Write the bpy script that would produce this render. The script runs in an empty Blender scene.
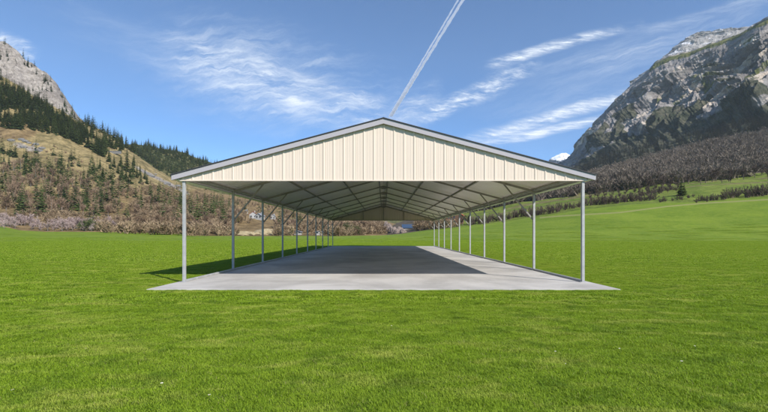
import bpy, bmesh, math, random
import numpy as np
from mathutils import Vector, Matrix

R = math.radians
random.seed(7); rng = np.random.default_rng(11)
SC = bpy.context.scene
COL = SC.collection

# ------------------------------------------------------------------ camera, light, sky, exposure
F = 430.0; CX = 383.5; HY = 234.0; EYE = 1.48      # photograph's focal length, vanishing point (px) and eye height (m)
cam_d = bpy.data.cameras.new('camera'); cam = bpy.data.objects.new('camera', cam_d); COL.objects.link(cam)
cam.location = (0, 0, EYE); cam.rotation_euler = (R(90), 0, 0)
cam_d.sensor_width = 36; cam_d.lens = 36 * F / 768
cam_d.shift_x = 0.5 / 768; cam_d.shift_y = 28 / 768
cam_d.clip_start = 0.1; cam_d.clip_end = 60000
SC.camera = cam

SUN_AZ, SUN_EL = R(138), R(39)                      # azimuth clockwise from +Y: behind the camera to the right
sd = bpy.data.lights.new('sun', 'SUN'); sun = bpy.data.objects.new('sun', sd); COL.objects.link(sun)
sd.energy = 5.0; sd.angle = R(0.5); sd.color = (1, 0.955, 0.89)
sdir = Vector((math.sin(SUN_AZ) * math.cos(SUN_EL), math.cos(SUN_AZ) * math.cos(SUN_EL), math.sin(SUN_EL)))
sun.rotation_euler = sdir.to_track_quat('Z', 'Y').to_euler()

SC.view_settings.view_transform = 'Standard'; SC.view_settings.look = 'None'
SC.view_settings.gamma = 1; SC.view_settings.use_curve_mapping = False
SC.view_settings.exposure = 0.45
SC.cycles.max_bounces = 8; SC.cycles.diffuse_bounces = 5; SC.cycles.transparent_max_bounces = 16
SC.cycles.volume_bounces = 3

class NT:
    """tiny node-building helper"""
    def __init__(s, tree): s.t = tree; s.n = tree.nodes; s.l = tree.links
    def node(s, typ, **kw):
        n = s.n.new(typ)
        for k, v in kw.items(): setattr(n, k, v)
        return n
    def put(s, sock, v):
        if v is None: return
        if isinstance(v, bpy.types.NodeSocket): s.l.new(v, sock)
        else:
            if sock.type == 'RGBA' and hasattr(v, '__len__') and len(v) == 3: v = (*v, 1)
            sock.default_value = v
    def math(s, op, a, b=None, c=None, clamp=False):
        n = s.node('ShaderNodeMath', operation=op, use_clamp=clamp)
        s.put(n.inputs[0], a); s.put(n.inputs[1], b); s.put(n.inputs[2], c)
        return n.outputs[0]
    def vmath(s, op, a, b=None):
        n = s.node('ShaderNodeVectorMath', operation=op); s.put(n.inputs[0], a); s.put(n.inputs[1], b)
        return n.outputs['Value' if op in ('DOT_PRODUCT', 'LENGTH') else 'Vector']
    def mix(s, f, a, b, blend='MIX'):
        n = s.node('ShaderNodeMix', data_type='RGBA', blend_type=blend)
        s.put(n.inputs[0], f); s.put(n.inputs[6], a); s.put(n.inputs[7], b); return n.outputs[2]
    def noise(s, vec, scale, detail=4, rough=0.55, dist=0):
        n = s.node('ShaderNodeTexNoise'); s.put(n.inputs['Vector'], vec)
        n.inputs['Scale'].default_value = scale; n.inputs['Detail'].default_value = detail
        n.inputs['Roughness'].default_value = rough; n.inputs['Distortion'].default_value = dist
        return n.outputs['Fac']
    def step(s, v, a, b):
        n = s.node('ShaderNodeMapRange', interpolation_type='SMOOTHSTEP'); s.put(n.inputs[0], v)
        n.inputs[1].default_value = a; n.inputs[2].default_value = b; return n.outputs[0]
    def xyz(s, x, y, z=0.0):
        n = s.node('ShaderNodeCombineXYZ'); s.put(n.inputs[0], x); s.put(n.inputs[1], y); s.put(n.inputs[2], z); return n.outputs[0]
    def scalev(s, v, sc):
        n = s.node('ShaderNodeMapping'); s.put(n.inputs[0], v); n.inputs['Scale'].default_value = sc; return n.outputs[0]
    def attr(s, name):
        n = s.node('ShaderNodeAttribute', attribute_name=name); return n

# ---- world: Nishita sky with thin cirrus
W = bpy.data.worlds.new('World'); SC.world = W; W.use_nodes = True
w = NT(W.node_tree); w.n.clear()
sky = w.node('ShaderNodeTexSky', sky_type='NISHITA', sun_disc=False)
sky.sun_elevation = SUN_EL; sky.sun_rotation = SUN_AZ; sky.air_density = 1.0; sky.dust_density = 1.2; sky.ozone_density = 2.6
sky.altitude = 3200
SKY_STR = 0.115
tc = w.node('ShaderNodeTexCoord').outputs['Generated']
sx = w.node('ShaderNodeSeparateXYZ'); w.put(sx.inputs[0], tc)
yy = w.math('MAXIMUM', sx.outputs[1], 0.05)
uu = w.math('DIVIDE', sx.outputs[0], yy); vv = w.math('DIVIDE', sx.outputs[2], yy)
P = w.xyz(uu, vv)
warp = w.math('SUBTRACT', w.noise(P, 3.2, 5, 0.6), 0.5)
warp2 = w.math('SUBTRACT', w.noise(w.scalev(P, (1, 1, 1)), 14, 4, 0.6), 0.5)
def cirrus(x0, y0, x1, y1, width, dens, fibre=(3, 26), wob=0.10, cross=0.0, lo=0.38, hi=0.80, wedge=0.0):
    u0, v0, u1, v1 = (x0 - CX) / F, (HY - y0) / F, (x1 - CX) / F, (HY - y1) / F
    cx, cy = (u0 + u1) / 2, (v0 + v1) / 2; L = math.hypot(u1 - u0, v1 - v0) / 2; a = math.atan2(v1 - v0, u1 - u0)
    du = w.math('SUBTRACT', uu, cx); dv = w.math('SUBTRACT', vv, cy)
    s = w.math('ADD', w.math('MULTIPLY', du, math.cos(a)), w.math('MULTIPLY', dv, math.sin(a)))
    t = w.math('SUBTRACT', w.math('MULTIPLY', dv, math.cos(a)), w.math('MULTIPLY', du, math.sin(a)))
    t = w.math('ADD', t, w.math('MULTIPLY', warp, wob)); t2 = w.math('ADD', t, w.math('MULTIPLY', warp2, wob * 0.35))
    wd = w.math('MULTIPLY_ADD', s, wedge * width / F / L, width / F)
    q = w.math('DIVIDE', w.math('ABSOLUTE', t2), wd)
    mt = w.step(q, 1.0, 0.0)
    ms = w.step(w.math('DIVIDE', w.math('ABSOLUTE', w.math('ADD', s, w.math('MULTIPLY', warp2, 0.15))), L), 1.0, 0.35)
    sc_ = w.math('ADD', s, w.math('MULTIPLY', t2, cross))
    fb = w.noise(w.xyz(w.math('MULTIPLY', sc_, fibre[0]), w.math('MULTIPLY', w.math('SUBTRACT', t2, w.math('MULTIPLY', s, cross * 0.5)), fibre[1]), x0 * 0.013), 1.0, 9, 0.62, 0.12)
    fine = w.noise(w.xyz(w.math('MULTIPLY', sc_, fibre[0] * 2.6), w.math('MULTIPLY', w.math('SUBTRACT', t2, w.math('MULTIPLY', s, cross * 0.7)), fibre[1] * 3.2), 3.1), 1.0, 6, 0.7, 0.1)
    fb = w.math('MULTIPLY', w.step(fb, lo - 0.06, hi + 0.12), w.math('MULTIPLY_ADD', w.step(fine, 0.3, 0.72), 0.75, 0.3))
    return w.math('MULTIPLY', w.math('MULTIPLY', mt, ms), w.math('MULTIPLY', fb, dens * 1.3))
parts = [cirrus(120, 36, 440, 138, 30, 1.3, (8, 52), 0.10, 0.55, 0.40, 0.72),
         cirrus(150, 40, 330, 118, 40, 0.8, (9, 60), 0.10, 1.1, 0.42, 0.76),
         cirrus(120, 40, 430, 122, 70, 0.75, (5, 30), 0.12, 0.7, 0.38, 0.85),
         cirrus(30, 0, 250, 90, 30, 0.35, (3, 22), 0.08, 0.2, 0.36, 0.9),
         cirrus(250, 60, 380, 110, 12, 0.7, (8, 60), 0.05, 0.3, 0.40, 0.76),
         cirrus(395, 128, 556, 58, 14, 1.15, (14, 60), 0.06, -0.9, 0.34, 0.68),
         cirrus(470, 72, 640, 22, 7.5, 1.3, (10, 70), 0.03, -0.5, 0.30, 0.62),
         cirrus(600, 40, 800, -8, 9, 0.45, (6, 50), 0.04, -0.2, 0.30, 0.8),
         cirrus(430, 152, 740, 64, 10, 1.2, (10, 60), 0.03, -0.6, 0.30, 0.64),
         cirrus(455, 150, 680, 104, 6.5, 1.2, (8, 70), 0.02, -0.3, 0.28, 0.62),
         cirrus(520, 82, 800, 6, 22, 0.65, (4, 34), 0.06, 0.1, 0.34, 0.8),
         cirrus(430, 130, 760, 60, 44, 0.28, (3, 20), 0.08, 0.1, 0.30, 0.9),
         cirrus(-60, 14, 44, 62, 17, 1.4, (8, 50), 0.08, 0.8, 0.30, 0.66),
         cirrus(355, 146, 450, 84, 20, 0.7, (9, 44), 0.08, -0.8, 0.34, 0.75),
         cirrus(-300, 240, 1100, 210, 130, 0.16, (1, 4), 0.05, 0.0, 0.1, 0.8)]
inv = None
for p in parts:
    k = w.math('SUBTRACT', 1.0, p, clamp=True); inv = k if inv is None else w.math('MULTIPLY', inv, k)
cov = w.math('MULTIPLY', w.math('SUBTRACT', 1.0, inv), w.step(sx.outputs[1], 0.05, 0.25))
tint = w.mix(1.0, sky.outputs[0], (0.62, 0.93, 1.16), 'MULTIPLY')
cl = w.mix(cov, tint, (6.6, 7.0, 7.5))
bg = w.node('ShaderNodeBackground'); w.put(bg.inputs[0], cl); bg.inputs[1].default_value = SKY_STR
wo = w.node('ShaderNodeOutputWorld'); w.l.new(bg.outputs[0], wo.inputs[0])

# ------------------------------------------------------------------ helpers
def tag(o, label=None, cat=None, group=None, kind=None):
    if label: o['label'] = label
    if cat: o['category'] = cat
    if group: o['group'] = group
    if kind: o['kind'] = kind
    return o
def link(name, me, parent=None, mats=()):
    for m in mats: me.materials.append(m)
    o = bpy.data.objects.new(name, me); COL.objects.link(o)
    if parent is not None: o.parent = parent
    return o
def empty(name, loc=(0, 0, 0), rz=0):
    o = bpy.data.objects.new(name, None); COL.objects.link(o); o.location = loc; o.rotation_euler = (0, 0, rz)
    o.empty_display_size = 0.3; return o
def mesh_np(name, V, Fc, smooth=False, attrs=None, cornerless=True):
    """V (n,3); Fc (m,k) faces of equal size"""
    V = np.asarray(V, dtype=np.float32); Fc = np.asarray(Fc, dtype=np.int32)
    me = bpy.data.meshes.new(name); k = Fc.shape[1]
    me.vertices.add(len(V)); me.vertices.foreach_set('co', V.ravel())
    me.loops.add(Fc.size); me.loops.foreach_set('vertex_index', Fc.ravel())
    me.polygons.add(len(Fc)); me.polygons.foreach_set('loop_start', np.arange(0, Fc.size, k, dtype=np.int32))
    if smooth: me.polygons.foreach_set('use_smooth', np.ones(len(Fc), dtype=bool))
    me.update(calc_edges=True)
    for an, av in (attrs or {}).items():
        a = me.attributes.new(an, 'FLOAT', 'POINT'); a.data.foreach_set('value', np.asarray(av, dtype=np.float32))
    return me
class MB:
    def __init__(s): s.bm = bmesh.new()
    def box(s, x0, x1, y0, y1, z0, z1, M=None, bevel=0):
        r = bmesh.ops.create_cube(s.bm, size=1)
        vs = r['verts']
        for v in vs:
            v.co = Vector(((x0 + x1) / 2 + v.co.x * (x1 - x0), (y0 + y1) / 2 + v.co.y * (y1 - y0), (z0 + z1) / 2 + v.co.z * (z1 - z0)))
        if bevel:
            es = list({e for v in vs for e in v.link_edges})
            r2 = bmesh.ops.bevel(s.bm, geom=es, offset=bevel, segments=1, affect='EDGES'); vs = list({v for f in r2['faces'] for v in f.verts} | {v for v in vs if v.is_valid})
        if M is not None:
            for v in vs: v.co = M @ v.co
        return vs
    def beam(s, a, b, wx, wz, bevel=0.004, up=Vector((0, 0, 1))):
        """rectangular tube from a to b"""
        a, b = Vector(a), Vector(b); d = b - a; L = d.length; d.normalize()
        side = d.cross(up)
        if side.length < 1e-3: side = d.cross(Vector((0, 1, 0)))
        side.normalize(); u2 = side.cross(d)
        M = Matrix((side, d, u2)).transposed().to_4x4(); M.translation = a
        return s.box(-wx / 2, wx / 2, 0, L, -wz / 2, wz / 2, M, bevel)
    def poly_prism(s, pts, y0, y1):
        a = [s.bm.verts.new((x, y0, z)) for x, z in pts]; b = [s.bm.verts.new((x, y1, z)) for x, z in pts]
        s.bm.faces.new(a); s.bm.faces.new(b[::-1]); n = len(pts)
        for i in range(n): s.bm.faces.new((a[i], b[i], b[(i + 1) % n], a[(i + 1) % n]))
    def cyl(s, c, r, h, seg=12, axis='Z'):
        M = Matrix.Translation(c)
        if axis == 'X': M = M @ Matrix.Rotation(R(90), 4, 'Y')
        if axis == 'Y': M = M @ Matrix.Rotation(R(90), 4, 'X')
        bmesh.ops.create_cone(s.bm, cap_ends=True, segments=seg, radius1=r, radius2=r, depth=h, matrix=M)
    def build(s, name, mat, parent=None, smooth=False):
        bmesh.ops.recalc_face_normals(s.bm, faces=s.bm.faces[:])
        me = bpy.data.meshes.new(name); s.bm.to_mesh(me); s.bm.free()
        if smooth:
            for p in me.polygons: p.use_smooth = True
        return link(name, me, parent, [mat])

def material(name, fn):
    m = bpy.data.materials.new(name); m.use_nodes = True; t = NT(m.node_tree); t.n.clear()
    b = t.node('ShaderNodeBsdfPrincipled'); o = t.node('ShaderNodeOutputMaterial'); t.l.new(b.outputs[0], o.inputs[0])
    t.put(b.inputs['Specular IOR Level'], 0.3)
    fn(t, b, o); return m
def objc(t): return t.node('ShaderNodeTexCoord').outputs['Object']
def bump(t, b, h, strength=0.3, dist=0.02):
    n = t.node('ShaderNodeBump'); n.inputs['Strength'].default_value = strength; n.inputs['Distance'].default_value = dist
    t.put(n.inputs['Height'], h); t.l.new(n.outputs[0], b.inputs['Normal'])

# ---- numpy noise
_perm = np.random.default_rng(5).permutation(256); _perm = np.concatenate([_perm, _perm, _perm])
_g = np.random.default_rng(6).normal(size=(256, 2)); _g /= np.linalg.norm(_g, axis=1)[:, None]
def perlin(x, y):
    x = np.asarray(x, dtype=float); y = np.asarray(y, dtype=float)
    xi = np.floor(x).astype(int); yi = np.floor(y).astype(int); xf = x - xi; yf = y - yi
    u = xf * xf * xf * (xf * (xf * 6 - 15) + 10); v = yf * yf * yf * (yf * (yf * 6 - 15) + 10)
    def g(i, j, dx, dy):
        h = _perm[_perm[(xi + i) & 255] + ((yi + j) & 255)]; gr = _g[h & 255]; return gr[..., 0] * dx + gr[..., 1] * dy
    n00 = g(0, 0, xf, yf); n10 = g(1, 0, xf - 1, yf); n01 = g(0, 1, xf, yf - 1); n11 = g(1, 1, xf - 1, yf - 1)
    return ((n00 * (1 - u) + n10 * u) * (1 - v) + (n01 * (1 - u) + n11 * u) * v) * 1.5
def fbm(x, y, oct=5, gain=0.5, ridged=False):
    r = 0; a = 1; s = 0
    for k in range(oct):
        n = perlin(x * 2 ** k + 17.3 * k, y * 2 ** k - 9.1 * k)
        if ridged: n = 1 - 2 * np.abs(n)
        r = r + a * n; s += a; a *= gain
    return r / s
def sstep(x, a, b):
    t = np.clip((x - a) / (b - a), 0, 1); return t * t * (3 - 2 * t)

# ------------------------------------------------------------------ terrain
def lerp_tab(tab, c): return np.interp(c, [t[0] for t in tab], [t[1] for t in tab])
def z_at(Y, y): return EYE + Y * (HY - y) / F
LEFT_EDGE = [(-600, 205), (0, 226), (20, 230), (45, 232), (110, 232), (180, 233.5), (190, 235.5), (340, 236), (384, 235.2), (400, 234),
             (430, 229.5), (454, 227.2), (489, 223.5), (535, 217.5), (580, 209.5), (620, 205.5), (660, 203), (700, 202), (768, 197), (900, 188), (1400, 165)]
YB = 235.0
def meadow_z(X, Y):
    X = np.asarray(X, float); Y = np.asarray(Y, float)
    Yc = np.maximum(Y, 1.0); c = np.clip(CX + F * X / Yc, -600, 1400)
    zb = z_at(YB, lerp_tab(LEFT_EDGE, c))
    t = np.clip((Y - 95) / (YB - 95), 0, 1.0)
    # the right-hand side climbs as a bank, the left is almost level
    z = zb * (t * t * (3 - 2 * t) * 0.35 + t ** 1.4 * 0.65)
    z = z + np.where(Y > YB, -(Y - YB) * 0.02, 0)
    far = sstep(Y, 60, 140)
    z = z + fbm(X / 40, Y / 40, 3) * 0.5 * far * sstep(np.abs(X), 10, 60)
    return z
class Sheet:
    """relief swept from columns (px) x depth levels; z(X,Y) is exact, and the mesh samples it"""
    def __init__(s, cs, levels, noise=None, rows=40):
        s.levels = levels; s.noise = noise; s.cs = cs; s.rows = rows
    def profile(s, c):
        c = np.asarray(c, float)
        return (np.stack([lerp_tab(Y, c) if isinstance(Y, list) else np.full_like(c, Y) for Y, _ in s.levels], -1),
                np.stack([lerp_tab(t, c) if isinstance(t, list) else np.full_like(c, t) for _, t in s.levels], -1))
    def z(s, X, Y):
        X = np.asarray(X, float).ravel(); Y = np.asarray(Y, float).ravel(); c = CX + F * X / np.maximum(Y, 1)
        LY, Ly = s.profile(c); LZ = EYE + LY * (HY - Ly) / F
        z = np.full_like(X, -50.0)
        for k in range(LY.shape[1] - 1):
            m = (Y >= LY[:, k]) & (Y <= LY[:, k + 1]); t = (Y - LY[:, k]) / np.maximum(LY[:, k + 1] - LY[:, k], 1e-6)
            z = np.where(m, LZ[:, k] + (LZ[:, k + 1] - LZ[:, k]) * t, z)
        if s.noise is not None: z = z + np.where(z > -49, s.noise(X, Y), 0)
        return z
    def mesh(s, name, mat, disp=None, masks=None):
        c = s.cs; LY, Ly = s.profile(c); vs = []; lv = []
        for k in range(len(s.levels) - 1):
            n = s.rows[k] if isinstance(s.rows, (list, tuple)) else s.rows
            ts = np.linspace(0, 1, n, endpoint=(k == len(s.levels) - 2))
            for t in ts: vs.append(LY[:, k] + (LY[:, k + 1] - LY[:, k]) * t); lv.append(k + t)
        Yg = np.array(vs); Lg = np.broadcast_to(np.array(lv)[:, None], Yg.shape); Cg = np.broadcast_to(c, Yg.shape); Xg = (Cg - CX) / F * Yg
        Zg = s.z(Xg, Yg).reshape(Yg.shape)
        PY = HY - (Zg - EYE) / Yg * F
        at = masks(Cg, PY, Xg, Yg, Zg, Lg) if masks else {}
        if disp is not None: Xg, Yg, Zg = disp(Xg.copy(), Yg.copy(), Zg.copy(), Cg, PY, Lg)
        nr, nc = Yg.shape; V = np.stack([Xg, Yg, Zg], -1).reshape(-1, 3)
        i = np.arange(nr - 1)[:, None] * nc + np.arange(nc - 1)[None, :]
        Fc = np.stack([i, i + 1, i + nc + 1, i + nc], -1).reshape(-1, 4)
        me = mesh_np(name, V, Fc, True, {k: v.ravel() for k, v in at.items()})
        return tag(link(name, me, None, [mat]), kind='structure')

def terrain_mat(name, layers, fine=0.25, fscale=0.5, bs=0.6, bd=1.0):
    """layers: list of (attribute or None, colour a, colour b, noise scale)"""
    def fn(t, b, o):
        co = objc(t); col = None
        for an, ca, cb, sc in layers:
            n = t.noise(co, sc, 8, 0.65); c = t.mix(t.step(n, 0.36, 0.66), ca, cb)
            if an is None: col = c
            else:
                f = t.attr(an).outputs['Fac']
                f = t.step(t.math('ADD', f, t.math('MULTIPLY', t.math('SUBTRACT', t.noise(co, sc * 2.1, 6, 0.7), 0.5), 0.9)), 0.38, 0.62)
                col = t.mix(f, col, c)
        d = t.noise(co, fscale, 8, 0.75)
        col = t.mix(1.0, col, t.mix(t.step(d, 0.3, 0.7), (1 - fine,) * 3, (1 + fine,) * 3), 'MULTIPLY')
        t.put(b.inputs['Base Color'], col); b.inputs['Roughness'].default_value = 0.95; b.inputs['Specular IOR Level'].default_value = 0.1
        bump(t, b, t.noise(co, fscale * 1.3, 8, 0.7), bs, bd)
    return material(name, fn)

# meadow ground: one sheet all round the camera
def grass_fn(t, b, o):
    co = objc(t)
    big = t.noise(co, 0.06, 5, 0.6, 0.5); mid = t.noise(co, 0.55, 6, 0.65, 0.4); fin = t.noise(co, 6.0, 6, 0.75); vf = t.noise(co, 45, 4, 0.7)
    hs = t.noise(t.scalev(co, (0.35, 0.10, 0.3)), 1.0, 7, 0.7)
    col = t.mix(t.step(big, 0.35, 0.65), (0.120, 0.185, 0.011), (0.175, 0.240, 0.019))
    col = t.mix(t.math('MULTIPLY', t.step(mid, 0.46, 0.66), 0.55), col, (0.24, 0.28, 0.04))
    col = t.mix(t.math('MULTIPLY', t.step(hs, 0.5, 0.72), 0.3), col, (0.10, 0.165, 0.012))
    col = t.mix(t.math('MULTIPLY', t.step(t.noise(t.scalev(co, (2.2, 0.6, 2)), 1.0, 7, 0.75), 0.46, 0.66), 0.55), col, (0.07, 0.13, 0.009))
    col = t.mix(t.math('MULTIPLY', t.step(vf, 0.5, 0.75), 0.35), col, (0.05, 0.10, 0.008))
    pa = t.attr('path').outputs['Fac']
    col = t.mix(t.step(t.math('ADD', pa, t.math('MULTIPLY', t.math('SUBTRACT', t.noise(co, 0.5, 4), 0.5), 0.5)), 0.35, 0.7), col, (0.235, 0.24, 0.075))
    t.put(b.inputs['Base Color'], col); b.inputs['Roughness'].default_value = 0.9; b.inputs['Specular IOR Level'].default_value = 0.15
    bump(t, b, t.math('ADD', fin, t.math('MULTIPLY', mid, 0.4)), 0.8, 0.10)
M_GRASS = material('meadow_grass', grass_fn)
th = np.concatenate([np.linspace(-180, -64, 40, endpoint=False), np.linspace(-64, 64, 620, endpoint=False), np.linspace(64, 180, 41)])
rr = np.concatenate([[0.05], np.geomspace(1.2, 60, 40, endpoint=False), np.geomspace(60, 600, 260, endpoint=False), np.geomspace(600, 4300, 30)])
T, RR = np.meshgrid(np.radians(th), rr); X = RR * np.sin(T); Y = RR * np.cos(T)
Z = np.where(Y > 1, meadow_z(X, Y), 0) * sstep(Y, 20, 90)
Z = np.minimum(Z, 400)
Cc = CX + F * X / np.maximum(Y, 1); PY = HY - (Z - EYE) / np.maximum(Y, 1) * F
path_y = lerp_tab([(380, 300), (480, 232), (535, 218.2), (560, 216), (620, 212.5), (668, 206.3), (700, 203.5), (768, 199.6), (900, 192)], Cc)
pm = np.exp(-((PY - path_y) / 0.8) ** 2) * (Cc > 540) * (Y > 100)
me = mesh_np('meadow', np.stack([X, Y, Z], -1).reshape(-1, 3),
             (lambda i, nc: np.stack([i, i + 1, i + nc + 1, i + nc], -1).reshape(-1, 4))(np.arange(len(rr) - 1)[:, None] * len(th) + np.arange(len(th) - 1)[None, :], len(th)),
             True, {'path': pm.ravel()})
me.flip_normals() if False else None
tag(link('meadow', me, None, [M_GRASS]), kind='structure')

# --- left hillside with its cliff
cl_ = np.concatenate([np.linspace(-560, -30, 90, endpoint=False), np.linspace(-30, 260, 480, endpoint=False), np.linspace(260, 470, 140)])
def n_left(X, Y):
    a = sstep(Y, 222, 330)
    n = fbm(X / 90, Y / 90, 6) * 9 * a + fbm(X / 28 + 5, Y / 28, 5) * 3.2 * a
    return n * (0.35 + 0.65 * sstep(X, 20, -160))
LEFT_RIDGE = [(-560, -60), (-200, 0), (-60, 28), (0, 44), (8, 46), (20, 52), (28, 62), (35, 65), (50, 74), (58, 82), (62, 90), (72, 106), (80, 119), (85, 123), (100, 131), (125, 145), (150, 165), (175, 180), (220, 193), (300, 208), (384, 221), (430, 231), (470, 240)]
LEFT_FOOT = [(-560, 0), (-200, 40), (-60, 62), (0, 76), (20, 84), (35, 97), (50, 105), (62, 112), (72, 120), (80, 126), (85, 128), (100, 136), (125, 150), (150, 168), (175, 184), (220, 197), (300, 211), (384, 223), (430, 232), (470, 241)]
S_LEFT = Sheet(cl_, [
    (222.0, [(-560, 225), (0, 231), (60, 236), (384, 239), (470, 245)]),
    (330.0, [(-560, 170), (-200, 190), (0, 207), (60, 211), (120, 215), (180, 217), (220, 219), (300, 227), (384, 231), (430, 234), (470, 242)]),
    (500.0, [(-560, 90), (-200, 130), (0, 158), (60, 168), (120, 182), (150, 190), (180, 198), (220, 207), (300, 218), (384, 227), (430, 232), (470, 242)]),
    (680.0, LEFT_FOOT),
    (745.0, LEFT_RIDGE),
    (780.0, [(c, y + 1.5) for c, y in LEFT_RIDGE]),
    (1000.0, [(c, y + 60 if c < 90 else y + 20) for c, y in LEFT_RIDGE])], n_left, [60, 90, 120, 90, 16, 16])
def m_left(C, PY, X, Y, Z, L):
    f = lerp_tab(LEFT_FOOT, C)
    rock = sstep(Y, 672, 690) * sstep(C, 92, 70)
    rock = np.maximum(rock, 0.6 * np.exp(-((PY - (148 + (C - 28) * 0.28)) / 5) ** 2) * sstep(np.abs(C - 26), 24, 10))
    rock = np.maximum(rock, 0.65 * np.exp(-((PY - (172 + (C - 145) * 0.5)) / 3.2) ** 2) * sstep(np.abs(C - 162), 36, 22))
    soil = sstep(PY, 178, 200) * 0.9 + sstep(PY, 150, 130) * sstep(C, 60, 20) * sstep(PY, 112, 122) * .9
    green = np.exp(-((PY - 198) / 12) ** 2) * sstep(C, 110, 40) * 0.7 + fbm(X / 60, Y / 60, 3) * 0.2
    return {'rock': rock, 'soil': np.clip(soil, 0, 1), 'green': np.clip(green, 0, 1)}
def d_left(X, Y, Z, C, PY, L):
    k = sstep(Y, 670, 690) * sstep(C, 95, 70)
    r = fbm(X / 14 + Z / 90, Z / 60, 6, 0.6, True) * 9 + fbm(X / 5, Z / 9, 4, 0.65, True) * 3.5
    Y2 = Y - r * k * sstep(Y, 900, 760)
    Z2 = Z + r * 0.35 * k
    return X, Y2, Z2
M_LEFT = terrain_mat('hillside_dry_grass', [
    (None, (0.13, 0.105, 0.048), (0.30, 0.23, 0.11), 0.06),
    ('green', (0.10, 0.12, 0.03), (0.17, 0.17, 0.05), 0.05),
    ('soil', (0.13, 0.09, 0.045), (0.24, 0.17, 0.085), 0.06),
    ('rock', (0.20, 0.175, 0.155), (0.33, 0.295, 0.26), 0.06)], 0.32, 0.22, 0.7, 1.5)
S_LEFT.mesh('hillside', M_LEFT, d_left, m_left)

# --- wooded hill behind it
S_WOOD = Sheet(np.linspace(40, 480, 420), [
    (820.0, [(40, 200), (120, 205), (200, 225), (480, 262)]),
    (1080.0, [(40, 118), (80, 124), (100, 136), (118, 146), (135, 143), (150, 145), (180, 152), (215, 165), (260, 183), (300, 197), (350, 211), (400, 221), (440, 228), (480, 232)]),
    (1400.0, [(40, 170), (200, 200), (480, 236)])], lambda X, Y: fbm(X / 80, Y / 80, 5) * 8 * sstep(Y, 830, 950), [150, 30])
M_WOODF = terrain_mat('wooded_hill_floor', [(None, (0.05, 0.06, 0.025), (0.13, 0.115, 0.05), 0.03)], 0.3, 0.15, 0.7, 2)
S_WOOD.mesh('wooded_hill', M_WOODF)

# --- right-hand apron: upper meadows and bare woods
cr = np.concatenate([np.linspace(330, 560, 160, endpoint=False), np.linspace(560, 800, 420, endpoint=False), np.linspace(800, 1400, 90)])
S_RIGHT = Sheet(cr, [
    (YB - 8.0, [(c, y + 3.4) for c, y in LEFT_EDGE if c > 300] ),
    (285.0, [(330, 240), (384, 234), (430, 226.5), (454, 223), (489, 219), (535, 213), (580, 205), (620, 200), (660, 196), (700, 190), (768, 188), (900, 175), (1400, 140)]),
    (420.0, [(330, 238), (384, 231), (430, 219), (489, 208), (535, 200), (580, 192), (620, 187), (660, 182), (700, 178), (768, 172), (900, 155), (1400, 110)]),
    (760.0, [(330, 236), (384, 228), (430, 214), (489, 200), (535, 190), (560, 184), (580, 177), (620, 166), (660, 155), (700, 145), (768, 131), (900, 110), (1400, 60)]),
    (1000.0, [(330, 238), (384, 232), (430, 220), (489, 208), (535, 200), (580, 190), (620, 180), (660, 170), (700, 160), (768, 148), (900, 130), (1400, 90)])],
    lambda X, Y: fbm(X / 70, Y / 70, 5) * 5 * sstep(Y, 290, 420), [30, 70, 150, 12])
def m_right(C, PY, X, Y, Z, L):
    soil = sstep(Y, 400, 440)
    soil = np.maximum(soil, sstep(C, 470, 440))
    ter = np.clip(np.sin(Y / 7.0) * 0.5 + .3, 0, 1) * sstep(Y, 300, 330) * sstep(Y, 440, 400)
    return {'soil': np.clip(soil, 0, 1), 'green': ter}
M_RIGHT = terrain_mat('upper_meadow', [
    (None, (0.11, 0.155, 0.025), (0.17, 0.20, 0.04), 0.05),
    ('green', (0.13, 0.12, 0.05), (0.20, 0.18, 0.07), 0.05),
    ('soil', (0.085, 0.07, 0.05), (0.13, 0.105, 0.075), 0.05)], 0.3, 0.2, 0.7, 1.5)
S_RIGHT.mesh('right_hillside', M_RIGHT, None, m_right)

# --- the great cliff on the right
R_RIDGE = [(380, 224), (430, 210), (470, 195), (500, 186), (540, 172), (556, 168), (566, 163), (574, 158), (580, 151), (586, 143), (593, 131), (600, 118), (605, 111), (612, 103), (620, 96), (627, 89), (634, 82), (642, 76), (650, 68), (655, 63), (668, 57), (680, 54), (695, 50), (710, 44), (728, 38), (742, 32), (755, 25), (768, 18), (800, 5), (900, -40), (1400, -200)]
cm = np.concatenate([np.linspace(380, 555, 70, endpoint=False), np.linspace(555, 790, 640, endpoint=False), np.linspace(790, 1400, 120)])
S_CLIFF = Sheet(cm, [
    (820.0, [(380, 250), (560, 205), (768, 150), (1400, 80)]),
    ([(380, 1500), (560, 1400), (768, 1000), (1400, 800)], [(380, 232), (430, 220), (489, 205), (540, 186), (560, 178), (580, 168), (600, 158), (620, 150), (660, 140), (700, 132), (768, 118), (900, 90), (1400, 0)]),
    ([(380, 1850), (560, 1740), (768, 1170), (1400, 850)], [(380, 229), (430, 216), (489, 199), (540, 180), (560, 172), (580, 161), (600, 142), (620, 126), (650, 113), (700, 96), (768, 78), (900, 40), (1400, -70)]),
    ([(380, 2250), (560, 2080), (768, 1330), (1400, 980)], R_RIDGE),
    ([(380, 2290), (560, 2120), (768, 1370), (1400, 1020)], [(c, y - 0.5) for c, y in R_RIDGE]),
    ([(380, 2600), (560, 2450), (768, 1700), (1400, 1250)], [(c, y + 40) for c, y in R_RIDGE])], lambda X, Y: fbm(X / 160, Y / 160, 4) * 16 * sstep(Y, 830, 1000), [30, 130, 220, 12, 14])
def strata(C, PY):
    # beds climb to the right, wavering (q across the beds, t along them; in 1/430 of the distance)
    q = (HY - PY) - 0.70 * (C - 560) + fbm(C / 60, PY / 60, 3) * 9; t = (C - 560) + 0.70 * (HY - PY)
    return q, t
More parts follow.
